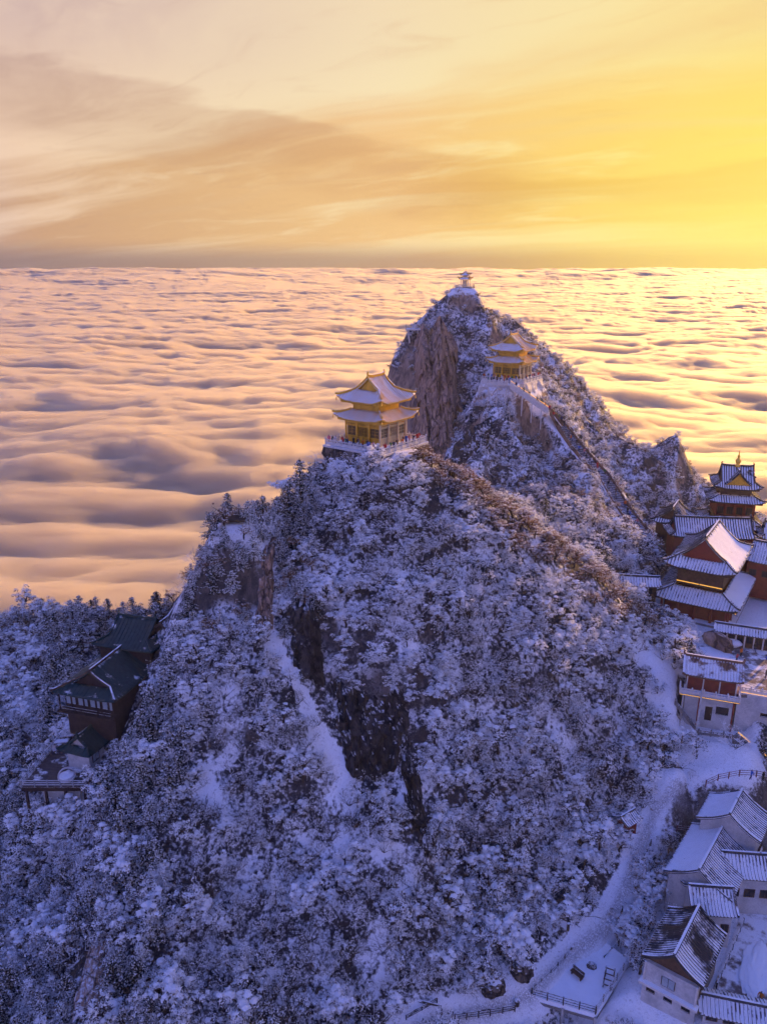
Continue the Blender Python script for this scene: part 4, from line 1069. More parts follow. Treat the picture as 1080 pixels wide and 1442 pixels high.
# ------------------------------------------------------------------ red-walled house and the retaining wall
def red_house():
    c = Vector((50.9, 108.0, -69.0)); t = thing('red_house', 'red-walled house with white lower storey on the slope below the courtyard', 'house', c, R(-20))
    w, d = 7.0, 4.0
    part_box('lower_wall', M_WHITE, t, (0, 0, 2.4), (w, d, 7.2))
    part_box('upper_wall', M_RED, t, (0, 0, 7.55), (w - .1, d - .1, 2.9))
    for x in (-w / 2, -w / 6, w / 6, w / 2): part_box('pilaster', M_STONE, t, (x, -d / 2 - .03, 7.55), (.18, .14, 2.9))
    for x in (-1.4, w / 2): part_box('pilaster', M_REDCOL, t, (x, -d / 2 - .05, 3.0), (.24, .14, 6.0))
    part_box('cornice', M_REDCOL, t, (0, -d / 2 - .02, 5.85), (w + .1, .16, .22))
    dr = part_box('door', M_WOODDK, t, (.1, -d / 2 - .02, 2.6), (1.0, .1, 2.4)); part_box('handle', M_GALV, dr, (.45, -d / 2 - .09, 2.5), (.06, .06, .2))
    window(t, (2.0, -d / 2 - .02, 3.4), 1.7, 1.3, 0, M_GLASS, M_WOODDK, 2)
    window(t, (w / 2 + .02, 0, 3.6), 1.3, 1.2, math.pi / 2, M_GLASS, M_WOODDK, 2)
    bl = part_box('balcony', M_STONEDK, t, (-.2, -d / 2 - .75, 6.02), (w + 1.6, 1.7, .25))
    MB().sweep([(-w / 2 - .9, -d / 2 - 1.63, 5.98), (w / 2 + .6, -d / 2 - 1.63, 5.98)], .05, .05).build('light_strip', M_LED, bl)
    roof(t, 8.9, 4.3, 2.9, 2.0, 'gable', lift=.25, m_sur=M_REDTILE, m_tile=M_REDTILE, rows=.42, rr=.1, m_gable=M_RED, ornaments=True)
    P0 = [local(c, R(-20), *p) for p in ((-w / 2 - .9, -d / 2 + .1, 6.15), (-w / 2 - .9, -d / 2 - 1.5, 6.15), (w / 2 + .5, -d / 2 - 1.5, 6.15), (w / 2 + .5, -d / 2 + 1.5, 6.15))]
    balustrade('balustrade', 'pale stone balustrade on the balcony of the red-walled house', P0, .9, 1.75, M_STONE, M_STONE)
red_house()
def wall_run(name, label, pts, z0, z1, th, mat, capm=None, cat='wall'):
    t = thing(name, label, cat, (pts[0][0], pts[0][1], z0)); o = Vector((pts[0][0], pts[0][1], z0))
    for a_, b_ in zip(pts[:-1], pts[1:]):
        a3, b3 = Vector((a_[0], a_[1], z0)) - o, Vector((b_[0], b_[1], z0)) - o
        MB().sweep([a3, b3], th, z1 - z0).build('face', mat, t)
        MB().sweep([a3 + Vector((0, 0, z1 - z0)), b3 + Vector((0, 0, z1 - z0))], th + .2, .18).build('coping', capm or M_STONE, t)
    return t
rw_ = wall_run('retaining_wall', 'white retaining wall with a small window below the courtyard', [(54.2, 105.6), (60.0, 103.4), (80.0, 100.5)], -71.5, PLZ + .05, .5, M_WHITE, M_STONE)
wv = window(rw_, (3.6, -1.75, 6.2), 1.0, .6, math.atan2(-2.2, 5.8), M_GLASS, M_WOODDK, 3, .16)
balustrade('balustrade', 'stone balustrade edging the courtyard above the white wall', [Vector((54.4, 105.5, PLZ + .2)), Vector((60.0, 103.4, PLZ + .2)), Vector((80, 100.5, PLZ + .2))], .95, 1.7, M_STONE, M_STONE, led=True)
for (u, v, Y, h_, lb) in ((959, 1000, 106.5, 4.6, 'left of two tall white poles beside the red-walled house'), (982, 1016, 104.0, 5.6, 'right of two tall white poles beside the red-walled house')):
    p = P(u, v, Y); o = MB().lathe([(.16, -1.5), (.13, h_)], n=8).box((0, 0, -.2), (.5, .5, .3)).build('pole', M_WHITE); o.location = p; tag(o, lb, 'pole')
S0, S1 = PZ(1034, 1041, -68.4), PZ(1100, 1096, -71.5)
stairway('stairs', 'steps with lit parapet going down right below the white wall', [S0, S1], 1.6, .17, M_STONEDK, M_STONEDK, None, 1, .75)
balustrade('balustrade', 'stone balustrade on the slope edge below the red-walled house', [gp(950, 992, 106.5, .1), gp(985, 1018, 104.0, .1), gp(1035, 1042, 102.5, .3)], .9, 1.7, M_STONEDK, M_STONEDK)

# ------------------------------------------------------------------ village houses, lower right
def vhouse(label, u0, v0, u1, v1, zr, hw, drop, m_sur, m_tile, m_wall, ext=.6, wins=3, name='village_house', m_gable=None, rows=.42, blanket=()):
    """ridge from (u0,v0) to (u1,v1) at height zr"""
    a_, b_ = PZ(u0, v0, zr), PZ(u1, v1, zr); m_ = (a_ + b_) / 2; L = (b_ - a_).length
    return simple_hall(name, label, Vector((m_.x, m_.y, VIL)), math.atan2(b_.y - a_.y, b_.x - a_.x), L / 2 + ext, hw, zr - drop - VIL, zr - VIL, 'gable', m_sur, m_tile, m_wall, over=.6, lift=.12, wins=wins, rows=rows, m_gable=m_gable, blanket=blanket)
vA = vhouse('nearest village house, roof half bare dark tiles, white base wall', 950, 1343, 983, 1277, -74.0, 3.5, 2.4, M_BARETILE, M_BARETILE, M_STONEDK, .3, 3, m_gable=M_WOOD)
vB = vhouse('long village house with snow-covered ridge roof behind the dark-roofed one', 985, 1223, 1020, 1158, -73.2, 4.3, 2.6, M_GREYSNOW, M_GREY, M_WHITE, .3, 5, blanket=(1,))
vC = vhouse('highest village house, snow roof with red ridge end, by the fenced path', 1028, 1145, 1044, 1113, -70.4, 4.2, 2.6, M_GREYSNOW, M_GREY, M_WHITE, .3, 3, blanket=(1,))
vD = vhouse('cross wing with ribbed snowy roof on the right of the long village house', 1018, 1199, 1090, 1204, -74.0, 2.6, 1.9, M_GREYSNOW, M_GREY, M_WHITE, .3, 3)
vE = vhouse('small ribbed roof wing between the dark roof and the long village house', 972, 1246, 1030, 1250, -74.6, 2.7, 2.0, M_GREYSNOW, M_GREY, M_WHITE, .3, 3)
vF = vhouse('low gallery with ribbed snowy roof at the bottom edge of the village', 985, 1398, 1092, 1420, -79.2, 1.9, 1.0, M_GREYSNOW, M_GREY, M_WHITE, .2, 4)
for o, x in ((vA, -1), ):
    c_, r_ = o.location, o.rotation_euler.z
    # gable end: balcony strip, window and the white base storey with small windows
    part_box('base_wall', M_WHITE, o, (-4.35, 0, 1.3), (.5, 6.0, 8.0))
    part_box('ledge', M_STONE, o, (-4.75, 0, 2.55), (.9, 6.6, .3))
    for y in (-2.0, 0, 2.0): window(o, (-4.62, y, 1.6), .9, .6, -math.pi / 2, M_GLASS, M_WOODDK, 2)
    window(o, (-4.62, .2, 3.9), 1.5, 1.3, -math.pi / 2, M_PALEGLASS, M_WOODDK, 2)
    for y in (-2.9, 2.9): part_box('post', M_STONE, o, (-4.72, y, 4.0), (.18, .18, 2.8))
wk = MB()
yd = [PZ(1000, 1400, VIL), PZ(1042, 1292, VIL), PZ(1100, 1260, VIL), PZ(1110, 1440, VIL)]
wk.add([(p.x, p.y, VIL + .06) for p in yd] + [(p.x, p.y, VIL - .6) for p in yd], [(0, 1, 2, 3), (7, 6, 5, 4), (0, 4, 5, 1), (1, 5, 6, 2), (2, 6, 7, 3), (3, 7, 4, 0)])
tag(wk.build('yard', M_PAVE), 'dark yard beside the village houses, partly under snow', kind='structure')
boulder('snow_heap', 'long snow bank in the village yard', PZ(1062, 1365, VIL + .1), (1.5, 4.2, .3), M_SNOW, 33, R(-30), cat='snow', rough=.42)
balustrade('railing', 'dark rail along the village yard walkway', [PZ(1008, 1392, VIL + .1), PZ(1046, 1300, VIL + .1)], .9, 1.8, M_WOODDK, M_WOODDK, 'wood', cat='railing')
for u, v in ((1067, 1284), (1092, 1290)):
    p = PZ(u, v, VIL); o = MB().lathe([(.17, 0), (.15, 5.6)], n=8).box((0, 0, .1), (.5, .5, .2)).build('column', M_WHITE); o.location = p; tag(o, 'white column under the cross wing eaves, %s' % ('inner one' if u < 1080 else 'at the edge'), 'column')

# ------------------------------------------------------------------ paths, fences and the fenced platform at the bottom
def fence(label, pts, h_=1.05, m=M_REDRAIL, sp=1.8, group=None):
    return balustrade('fence', label, pts, h_, sp, m, m, 'wood', group, 'fence')
fence('red-brown fence curving along the snowy shelf path, upper one', [PZ(993, 1107, -69.2), PZ(1010, 1099, -69.2), PZ(1040, 1093, -69.2), PZ(1064, 1094, -69.2), PZ(1100, 1101, -69.2)])
fence('red-brown fence at the left bend of the shelf path', [gp(957, 1134, 92.3, .1), gp(975, 1122, 93.0, .1), gp(988, 1114, 93.6, .1), gp(1010, 1118, 93.2, .1)])
fence('dark fence on the right of the path, upper stretch', [gp(918, 1172, 90.3, .0), gp(905, 1205, 88.0, .0), gp(895, 1245, 85.3, .0)], m=M_WOODDK)
fence('dark zigzag fence on the right of the path above the platform', [gp(876, 1280, 82.6, 0), gp(866, 1305, 80.6, 0), gp(872, 1318, 79.6, 0), gp(850, 1350, 77.0, 0)], m=M_WOODDK)
PFZ = -83.4
pf = [PZ(748, 1402, PFZ), PZ(838, 1428, PFZ), PZ(886, 1352, PFZ), PZ(846, 1322, PFZ), PZ(800, 1352, PFZ)]
pm_ = MB().add([(p.x, p.y, PFZ) for p in pf] + [(p.x, p.y, PFZ - .5) for p in pf], [(0, 1, 2, 3, 4), (9, 8, 7, 6, 5)] + [(i, i + 5, (i + 1) % 5 + 5, (i + 1) % 5) for i in range(5)])
pt = thing('viewing_platform', 'snowy fenced platform on posts at the bottom of the view', 'platform', (0, 0, 0))
pm_.build('deck', M_SNOW, pt)
for p in (pf[0].lerp(pf[1], .02), pf[0].lerp(pf[1], .5), pf[1], pf[1].lerp(pf[2], .5), pf[2]): MB().bar((p.x, p.y, PFZ - .5), (p.x, p.y, PFZ - 6), .3).build('post', M_WHITE, pt)
for a_, b_ in ((pf[0], pf[1]), (pf[1], pf[2])): MB().sweep([a_ + Vector((0, 0, -.95)), b_ + Vector((0, 0, -.95))], .24, .45).build('edge_beam', M_STONEDK, pt)
fence('dark fence along the left side of the fenced platform', [pf[4] + Vector((.5, .8, 0)), pf[4].lerp(pf[0], .5), pf[0]], 1.15, M_WOODDK)
fence('dark fence along the front of the fenced platform', [pf[0], pf[1]], 1.15, M_WOODDK)
fence('grey fence along the right side of the fenced platform', [pf[1] + Vector((.1, .2, 0)), pf[2]], 1.15, M_STONEDK)
fence('dark fence beside the lower snowy path', [gp(640, 1438, 67.3, 0), gp(690, 1428, 68.6, 0), gp(725, 1416, 69.8, 0)], 1.0, M_WOODDK)
fence('short dark fence at the left end of the lower path', [gp(572, 1438, 66.6, 0), gp(615, 1416, 68.3, 0)], .7, M_WOODDK)
def bench(u, v, label, rz):
    c_ = PZ(u, v, PFZ); t = thing('bench', label, 'bench', c_, rz)
    for y in (-.22, 0, .22): part_box('slat', M_WOOD, t, (0, y, .46), (1.7, .19, .06))
    for x in (-.65, .65): part_box('leg', M_WOODDK, t, (x, 0, .21), (.12, .5, .42))
    for z in (.7, .92): part_box('backrest_slat', M_WOOD, t, (0, .3, z), (1.7, .05, .14))
    for x in (-.65, .65): part_box('backrest_post', M_WOODDK, t, (x, .34, .6), (.08, .06, .9))
bench(812, 1375, 'brown timber bench on the fenced platform', R(-50))
def lean_frame():
    c_ = PZ(856, 1385, PFZ); t = thing('timber_rack', 'dark slanting timber rack by the platform fence', 'rack', c_, R(-25))
    for x in (-.5, .5): MB().bar((x, -.9, .1), (x, .9, 1.7), .12).build('beam', M_WOODDK, t)
    for f in (.15, .4, .65, .9): MB().bar((-.6, -.9 + 1.8 * f, .1 + 1.6 * f), (.6, -.9 + 1.8 * f, .1 + 1.6 * f), .1).build('slat', M_WOOD, t)
    for x in (-.5, .5): MB().bar((x, .9, 0), (x, .9, 1.7), .12).build('post', M_WOODDK, t)
lean_frame()
def bin_(u, v):
    c_ = gp(u, v, 70.3, 0); t = thing('waste_bin', 'small dark waste bin beside the lower path', 'bin', c_, .4)
    MB().lathe([(.26, 0), (.3, .75)], n=8).build('body', M_DARKMETAL, t); MB().lathe([(.34, .75), (.34, .82), (.1, .95)], n=8).build('lid', M_STONEDK, t)
bin_(728, 1412)
def log(u, v, Y, L, rz, label):
    c_ = gp(u, v, Y, .18); o = MB().lathe([(.16, -L / 2), (.19, -L * .2), (.15, L * .25), (.11, L / 2)], n=8).build('log', M_BARK0, None); o.location = c_; o.rotation_euler = (R(84), 0, rz); tag(o, label, 'log')
M_BARK0 = mat_plain('log_bark', (.06, .045, .038), .95, .4, 5, snow=.3)
log(596, 1424, 68.0, 4.2, R(70), 'dark fallen log in the snow near the bottom edge')
log(602, 1396, 69.5, 1.6, R(20), 'short dark log lying on the snow above the fallen log')
shed = thing('shed', 'small snow-roofed shed tucked in trees beside the path', 'shed', gp(880, 1178, 90.6, .3), R(35))
part_box('wall', M_RED, shed, (0, 0, .9), (2.0, 1.8, 2.6))
roof(shed, 2.1, 1.6, 1.4, .8, 'gable', lift=.05, m_sur=M_GREYSNOW, m_tile=M_GREY, rows=.36, rr=.07, thick=.1, ornaments=False, m_gable=M_RED)

# ------------------------------------------------------------------ green-roofed lodge, left
def lodge():
    c = P(158, 985, 99.0); c.z = -60.6
    RZ = R(-16) + math.pi / 2                                    # ridge runs away from the viewer, slightly to the right
    t = thing('lodge', 'green-roofed timber lodge, gable end over pale windows, on the left slope', 'lodge', c, RZ)
    a, b = 6.0, 5.0
    part_box('wall', M_LODGE, t, (0, 0, .9), (2 * a - 2.4, 2 * b - 2.4, 6.6))
    roof(t, 4.6, a, b, 3.0, 'hipgable', tg=.38, lift=.25, m_sur=M_GREEN, m_tile=M_GREEN, rows=.6, rr=.045, m_ridge=M_BROWNROOF, m_gable=M_LODGE, ornaments=False, soffit=M_LODGE)
    for i in range(4): window(t, (-a + 1.17, -2.9 + 1.93 * i, 3.3), 1.6, 1.4, -math.pi / 2, M_PALEGLASS, M_WOODDK, 2)
    MB().box((-a + .5, 0, 1.9), (1.4, 2 * b - 1.4, .2)).build('balcony', M_LODGE, t)
    for i in range(5): part_box('post', M_WOODDK, t, (-a + .1, -3.9 + 1.95 * i, 3.2), (.16, .16, 2.8))
    m = MB()
    for z in (2.5, 2.9): m.bar((-a - .1, -4.2, z), (-a - .1, 4.2, z), .06)
    m.build('rail', M_WOODDK, t)
lodge()
def block(label, u, v, Y, zb, rz, a, b, zw, zr, ms, mw, kind='hipgable', name='lodge_wing', wins=3):
    c = P(u, v, Y); c.z = zb
    t = simple_hall(name, label, c, rz, a, b, zw, zr, kind, ms, ms, mw, over=.8, tg=.4, lift=.2, wins=wins, rows=.6, rr=.045, pane=M_PALEGLASS, cat='lodge')
    return t
block('taller green-roofed wing behind the gable end of the lodge', 200, 930, 106.0, -60.5, R(-16), 5.0, 4.6, 7.6, 10.6, M_GREEN, M_LODGE)
block('upper brown-roofed lodge house at the top of the left slope', 252, 905, 109.0, -58.5, R(-16) + math.pi / 2, 4.6, 3.4, 6.0, 8.2, M_BROWNROOF, M_LODGE, 'gable')
block('lower brown-roofed lodge annex with snow patches, right of the green roofs', 246, 930, 104.5, -60.0, R(-16) + math.pi / 2, 3.6, 2.6, 4.6, 6.2, M_BROWNROOF, M_LODGE, 'gable')
block('low green roof stepping down from the lodge to the deck', 137, 1045, 95.0, -66.0, R(-20) + math.pi / 2, 4.6, 2.6, 3.0, 5.0, M_GREEN, M_WHITE, 'hipgable')
DZ = -66.0
dk = [PZ(30, 1108, DZ), PZ(122, 1108, DZ), PZ(150, 1040, DZ), PZ(112, 1012, DZ)]
dt = thing('deck', 'dark boarded terrace with thin rails below the lodge', 'deck', (0, 0, 0))
n = 26
for i in range(n):                                               # boards
    a0, b0 = dk[0].lerp(dk[3], i / n), dk[1].lerp(dk[2], i / n); a1, b1 = dk[0].lerp(dk[3], (i + .9) / n), dk[1].lerp(dk[2], (i + .9) / n)
    MB().add([a0, b0, b1, a1] + [p + Vector((0, 0, -.12)) for p in (a0, b0, b1, a1)], [(0, 1, 2, 3), (7, 6, 5, 4), (0, 4, 5, 1), (1, 5, 6, 2), (2, 6, 7, 3), (3, 7, 4, 0)]).build('board', M_DECK, dt)
MB().sweep([dk[0] + Vector((.1, .1, -.7)), dk[1] + Vector((0, .1, -.7))], .2, .55).build('edge_beam', M_WOODDK, dt)
for f in (.05, .35, .65, .95): p = dk[0].lerp(dk[1], f); MB().bar(p + Vector((0, .4, -.6)), p + Vector((0, .4, -7)), .3).build('post', M_WOODDK, dt)
MB().box((dk[0].lerp(dk[1], .55).x, dk[0].y + 1.2, DZ - 2.2), (5.0, .3, 3.0)).build('under_wall', M_WHITE, dt)
balustrade('railing', 'thin metal rail along the outer side of the lodge deck', [dk[3], dk[0]], 1.0, 1.6, M_GALV, M_GALV, 'wood', cat='railing')
balustrade('railing', 'thin metal rail along the front of the lodge deck', [dk[0] + Vector((.15, 0, 0)), dk[1]], 1.0, 1.6, M_GALV, M_GALV, 'wood', cat='railing')
def table(u, v, label, rz):
    c = PZ(u, v, DZ); t = thing('table', label, 'table', c, rz)
    part_box('tabletop', M_WICKER, t, (0, 0, .74), (2.0, .9, .07)); part_box('snow', M_SNOW, t, (0, 0, .83), (1.9, .82, .1), top=.92)
    for x in (-.85, .85):
        for y in (-.35, .35): part_box('leg', M_DARKMETAL, t, (x, y, .35), (.07, .07, .7))
table(104, 1031, 'snow-covered deck table, farthest of the row by the rail', R(10))
table(96, 1041, 'snow-covered deck table in the middle of the row', R(10))
table(88, 1050, 'snow-covered deck table, nearest of the row', R(10))
def chair(u, v, label, rz):
    c = PZ(u, v, DZ); t = thing('chair', label, 'chair', c, rz)
    part_box('seat', M_WICKER, t, (0, 0, .44), (.5, .5, .06)); part_box('backrest', M_WICKER, t, (0, .23, .72), (.5, .05, .5))
    for x in (-.2, .2):
        for y in (-.2, .2): part_box('leg', M_DARKMETAL, t, (x, y, .21), (.05, .05, .42))
chair(78, 1060, 'white chair at the end of the deck tables', .6); chair(100, 1058, 'white chair beside the nearest deck table', 2.4); chair(112, 1045, 'white chair behind the middle deck table', 3.6)
def nest_chair():
    c = PZ(95, 1097, DZ); t = thing('round_lounge', 'big round white wicker lounge on the lodge deck', 'lounge chair', c, R(20))
    MB().lathe([(1.0, .05), (1.15, .3), (1.1, .45), (.95, .48)], n=20).build('base', M_WICKER, t)
    MB().lathe([(.92, .5), (.96, .6), (.9, .68), (.3, .72)], n=20).build('cushion', M_SNOW, t)
    for k, tilt in enumerate((0, 28, 56, 84, 112)):
        q = MB(); pts = []
        for i in range(17):
            an = math.pi * i / 16; x = 1.1 * math.cos(an); r_ = 1.15 * math.sin(an); pts.append(Vector((x, r_ * math.cos(R(tilt)), .45 + r_ * math.sin(R(tilt)))))
        for p, s in zip(pts[:-1], pts[1:]): q.bar(p, s, .07)
        q.build('hoop', M_WICKER, t)
    MB().lathe([(.05, .72), (.28, .75), (.3, .9), (.1, .98)], (.2, .4, 0), 10).build('pillow', M_SNOW, t)
nest_chair()

# ------------------------------------------------------------------ people
M_SKIN = mat_plain('skin', (.45, .27, .19), .6, .05, 3); M_HAIR = mat_plain('hair', (.015, .012, .012), .6, .1, 3)
CLOTH = {n_: mat_plain('cloth_' + n_, c_, .85, .12, 4) for n_, c_ in {'red': (.45, .03, .03), 'black': (.015, .015, .018), 'navy': (.02, .03, .10), 'orange': (.6, .16, .02), 'blue': (.04, .12, .45), 'grey': (.14, .14, .15), 'white': (.6, .6, .6), 'green': (.03, .14, .05), 'yellow': (.6, .42, .04), 'pink': (.55, .18, .22), 'brown': (.12, .06, .035)}.items()}
def person_mesh(pose, seed):
    """one skin grown over a posed skeleton; standing 1.7 m"""
    st = {'stand': 0, 'walk': .22, 'lean': .05, 'photo': .04}[pose]
    J = {'pel': (0, 0, .93), 'spi': (0, .01, 1.15), 'che': (0, .0, 1.36), 'nec': (0, -.01, 1.48), 'hea': (0, -.03, 1.58), 'top': (0, -.02, 1.68), 'nos': (0, -.12, 1.585)}
    E = [('pel', 'spi'), ('spi', 'che'), ('che', 'nec'), ('nec', 'hea'), ('hea', 'top'), ('hea', 'nos')]
    rad = {'pel': .155, 'spi': .145, 'che': .165, 'nec': .06, 'hea': .098, 'top': .07, 'nos': .025}
    for s, k in ((-1, 'l'), (1, 'r')):
        f = st * s
        J['hip' + k] = (s * .1, 0, .88); J['kne' + k] = (s * .11, -.02 - f, .48); J['ank' + k] = (s * .11, .02 - f * .9 + (.12 if f < 0 else 0), .09 + (.05 if f < 0 else 0)); J['toe' + k] = (s * .12, -.13 - f * .9 + (.12 if f < 0 else 0), .045)
        J['sho' + k] = (s * .19, 0, 1.40); up = pose == 'photo' or (pose == 'lean')
        J['elb' + k] = (s * .27, .02 + f * .5, 1.14) if not up else (s * .26, -.14, 1.18)
        J['wri' + k] = (s * .27, -.06 + f, .92) if not up else (s * .10, -.34, 1.42 if pose == 'photo' else 1.05)
        J['han' + k] = (s * .265, -.09 + f, .80) if not up else (s * .06, -.40, 1.50 if pose == 'photo' else 1.05)
        E += [('pel', 'hip' + k), ('hip' + k, 'kne' + k), ('kne' + k, 'ank' + k), ('ank' + k, 'toe' + k), ('che', 'sho' + k), ('sho' + k, 'elb' + k), ('elb' + k, 'wri' + k), ('wri' + k, 'han' + k)]
        for n_, v_ in (('hip', .105), ('kne', .075), ('ank', .055), ('toe', .045), ('sho', .085), ('elb', .065), ('wri', .05), ('han', .035)): rad[n_ + k] = v_
    names = list(J); me = bpy.data.meshes.new('skeleton'); me.from_pydata([J[n_] for n_ in names], [(names.index(a_), names.index(b_)) for a_, b_ in E], [])
    o = bpy.data.objects.new('skeleton', me); COL.objects.link(o)
    o.modifiers.new('skin', 'SKIN')
    for i, n_ in enumerate(names):
        sv = me.skin_vertices[0].data[i]; sv.radius = (rad[n_] * (1.12 if n_ in ('pel', 'che', 'spi') else 1), rad[n_] * (.8 if n_ in ('pel', 'che', 'spi') else 1)); sv.use_root = (n_ == 'pel')
    sb = o.modifiers.new('sub', 'SUBSURF'); sb.levels = 1; sb.render_levels = 1
    dg = bpy.context.evaluated_depsgraph_get(); dg.update()
    out = bpy.data.meshes.new_from_object(o.evaluated_get(dg)); out.name = 'person'
    bpy.data.objects.remove(o)
    for m_ in (CLOTH['black'], CLOTH['grey'], M_SKIN, M_HAIR): out.materials.append(m_)
    hands = [Vector(J['hanl']), Vector(J['hanr'])]
    for p in out.polygons:
        c_ = p.center
        k = 1 if c_.z < .86 else 0
        if c_.z > 1.47: k = 3 if (c_.z > 1.63 or c_.y > .01) else 2
        if min((c_ - h_).length for h_ in hands) < .07: k = 2
        p.material_index = k; p.use_smooth = True
    return out
PM_ = {p: person_mesh(p, 0) for p in ('stand', 'walk', 'lean', 'photo')}
PR = random.Random(4)
def person(loc, rz, coat, legs, pose, label, group=None):
    o = link('person', PM_[pose]); o.location = loc; o.rotation_euler = (0, 0, rz); o.scale = (1, 1, PR.uniform(.94, 1.06))
    for i, m_ in ((0, CLOTH[coat]), (1, CLOTH[legs])): o.material_slots[i].link = 'OBJECT'; o.material_slots[i].material = m_
    return tag(o, label, 'person', group)
coats = ['red', 'black', 'navy', 'black', 'grey', 'red', 'blue', 'black', 'white', 'orange', 'green', 'pink', 'brown']
def crowd(spots, base_rz, where_, group):
    used = {}
    for i, p in enumerate(spots):
        ct_ = coats[(i * 5 + len(where_)) % len(coats)]; lg = ['black', 'navy', 'grey'][i % 3]; ps = ['stand', 'lean', 'photo', 'walk'][i % 4]
        lb = 'visitor in %s coat and %s trousers %s' % (ct_, lg, where_)
        used[lb] = used.get(lb, 0) + 1
        person(p, base_rz + PR.uniform(-1.4, 1.4), ct_, lg, ps, lb, group)
sp = []
for i in range(17):                                              # near terrace, left-front and right-front aisles
    f = i / 16
    sp.append(local(T1, T1_RZ, -5.4 + 10.6 * f + PR.uniform(-.25, .25), -5.05 + PR.uniform(-.5, .35), .0))
for i in range(14):
    f = i / 13; sp.append(local(T1, T1_RZ, 5.15 + PR.uniform(-.45, .4), -4.2 + 9.4 * f + PR.uniform(-.3, .3), .0))
crowd(sp, 0, 'on the near hall terrace', 'visitors on the near terrace')
sp = [local(T2, T2_RZ, -5.3 + 10.4 * i / 11, -5.0 + PR.uniform(-.3, .3), 0) for i in range(12)] + [local(T2, T2_RZ, 5.1 + PR.uniform(-.3, .3), -3.8 + 9 * i / 8, 0) for i in range(9)]
sp += [WL0.lerp(WL1, i / 7) + Vector((.3, PR.uniform(-1.0, .8), 0)) for i in range(8)]
crowd(sp, 0, 'by the far golden hall', 'visitors at the far hall')
sp = []
for a_, b_ in zip(LONGSTAIR[:-1], LONGSTAIR[1:]):
    for k in range(4):
        f = (k + PR.uniform(.1, .9)) / 4; sp.append(a_.lerp(b_, f) + Vector((PR.uniform(-.6, .6), PR.uniform(-.5, .5), .1)))
crowd(sp, R(-30), 'on the long ridge stairway', 'visitors on the long stairway')
sp = [FS0.lerp(FS1, f) + Vector((0, 0, .1)) for f in (.15, .35, .5, .7, .9)]
crowd(sp, R(-60), 'on the flight of steps below the far hall', 'visitors on the upper steps')
sp = [PZ(u, v, PLZ + .05) for u, v in ((1042, 925), (1062, 918), (1078, 935), (1049, 905), (1077, 955), (1070, 900), (1036, 932))]
crowd(sp, 0, 'in the paved courtyard', 'visitors in the courtyard')
person(PZ(1056, 1098, -69.2), 1.2, 'blue', 'navy', 'lean', 'visitor in bright blue coat leaning at the red path fence')
person(PZ(1073, 1100, -69.2), .6, 'black', 'black', 'stand', 'visitor in black standing at the red path fence')
person(PZ(1069, 1412, VIL + .05), 2.2, 'orange', 'black', 'walk', 'person in orange jacket walking in the village yard')

# where nothing may grow: round the buildings and in front of them
KEEP = [(T1.x, T1.y, 8.6), (T2.x, T2.y, 8.0), (50.9, 106.5, 5.5), (55, 104, 4.5), (61.1, 133, 11), (57, 121, 5), (-36, 100, 5), (-35, 93.5, 3.0), (-41, 92, 5.0), (-32, 105, 5), (-28, 109, 4), (-38, 97, 5.0),
        (35, 74, 4.5), (20, 74, 4.0), (39, 81, 5), (45, 89, 5), (48, 92, 6), (40, 70, 8), (44, 78, 7), (50, 80, 8), (62.5, 157.5, 6), (66, 148, 9), (77, 163, 9), (42.5, 132.5, 3.6), (36, 66, 5)]
# ------------------------------------------------------------------ trees
def mat_foliage(name, dark, mid, snowc=(.90, .91, .93), rnd=.35):
    m, T, b = base_mat(name)
    a = T.new('ShaderNodeAttribute'); a.attribute_name = 'snow'
    oi = T.new('ShaderNodeObjectInfo')
    t = T.new('ShaderNodeTexCoord')
    n = T.noise(t.outputs['Object'], 2.2, 4, .6)
    lo = T.mix(n, (*dark, 1), (*mid, 1))
    v = T.math('ADD', 1 - rnd * .5, T.math('MULTIPLY', oi.outputs['Random'], rnd))
    lo = T.mix(1.0, lo, T.comb(v, v, v), 'MULTIPLY')
    k = T.math('ADD', a.outputs['Fac'], T.math('MULTIPLY', T.math('SUBTRACT', n, .5), .5))
    k = T.math('ADD', k, T.math('MULTIPLY', T.math('SUBTRACT', oi.outputs['Random'], .5), .22))
    T.put(b.inputs['Base Color'], T.mix(T.smooth(k, .42, .58), lo, (*snowc, 1)))
    b.inputs['Roughness'].default_value = .9; b.inputs['Specular IOR Level'].default_value = .1
    tl = T.new('ShaderNodeBsdfTranslucent'); T.l.new(b.inputs['Base Color'].links[0].from_socket, tl.inputs[0])
    ms = T.new('ShaderNodeMixShader'); ms.inputs[0].default_value = .33
    T.l.new(b.outputs[0], ms.inputs[1]); T.l.new(tl.outputs[0], ms.inputs[2]); T.l.new(ms.outputs[0], T.n['Material Output'].inputs[0])
    return m
M_FROST = mat_foliage('frosted_twigs', (.016, .015, .018), (.10, .09, .098))
M_BROWN = mat_foliage('russet_twigs', (.085, .050, .030), (.40, .235, .135))
M_PINE = mat_foliage('pine_needles', (.012, .018, .014), (.045, .055, .040))
M_BARE = mat_foliage('bare_twigs', (.030, .024, .024), (.12, .095, .09))
M_BARK = mat_plain('bark', (.055, .042, .036), .95, .4, 5)

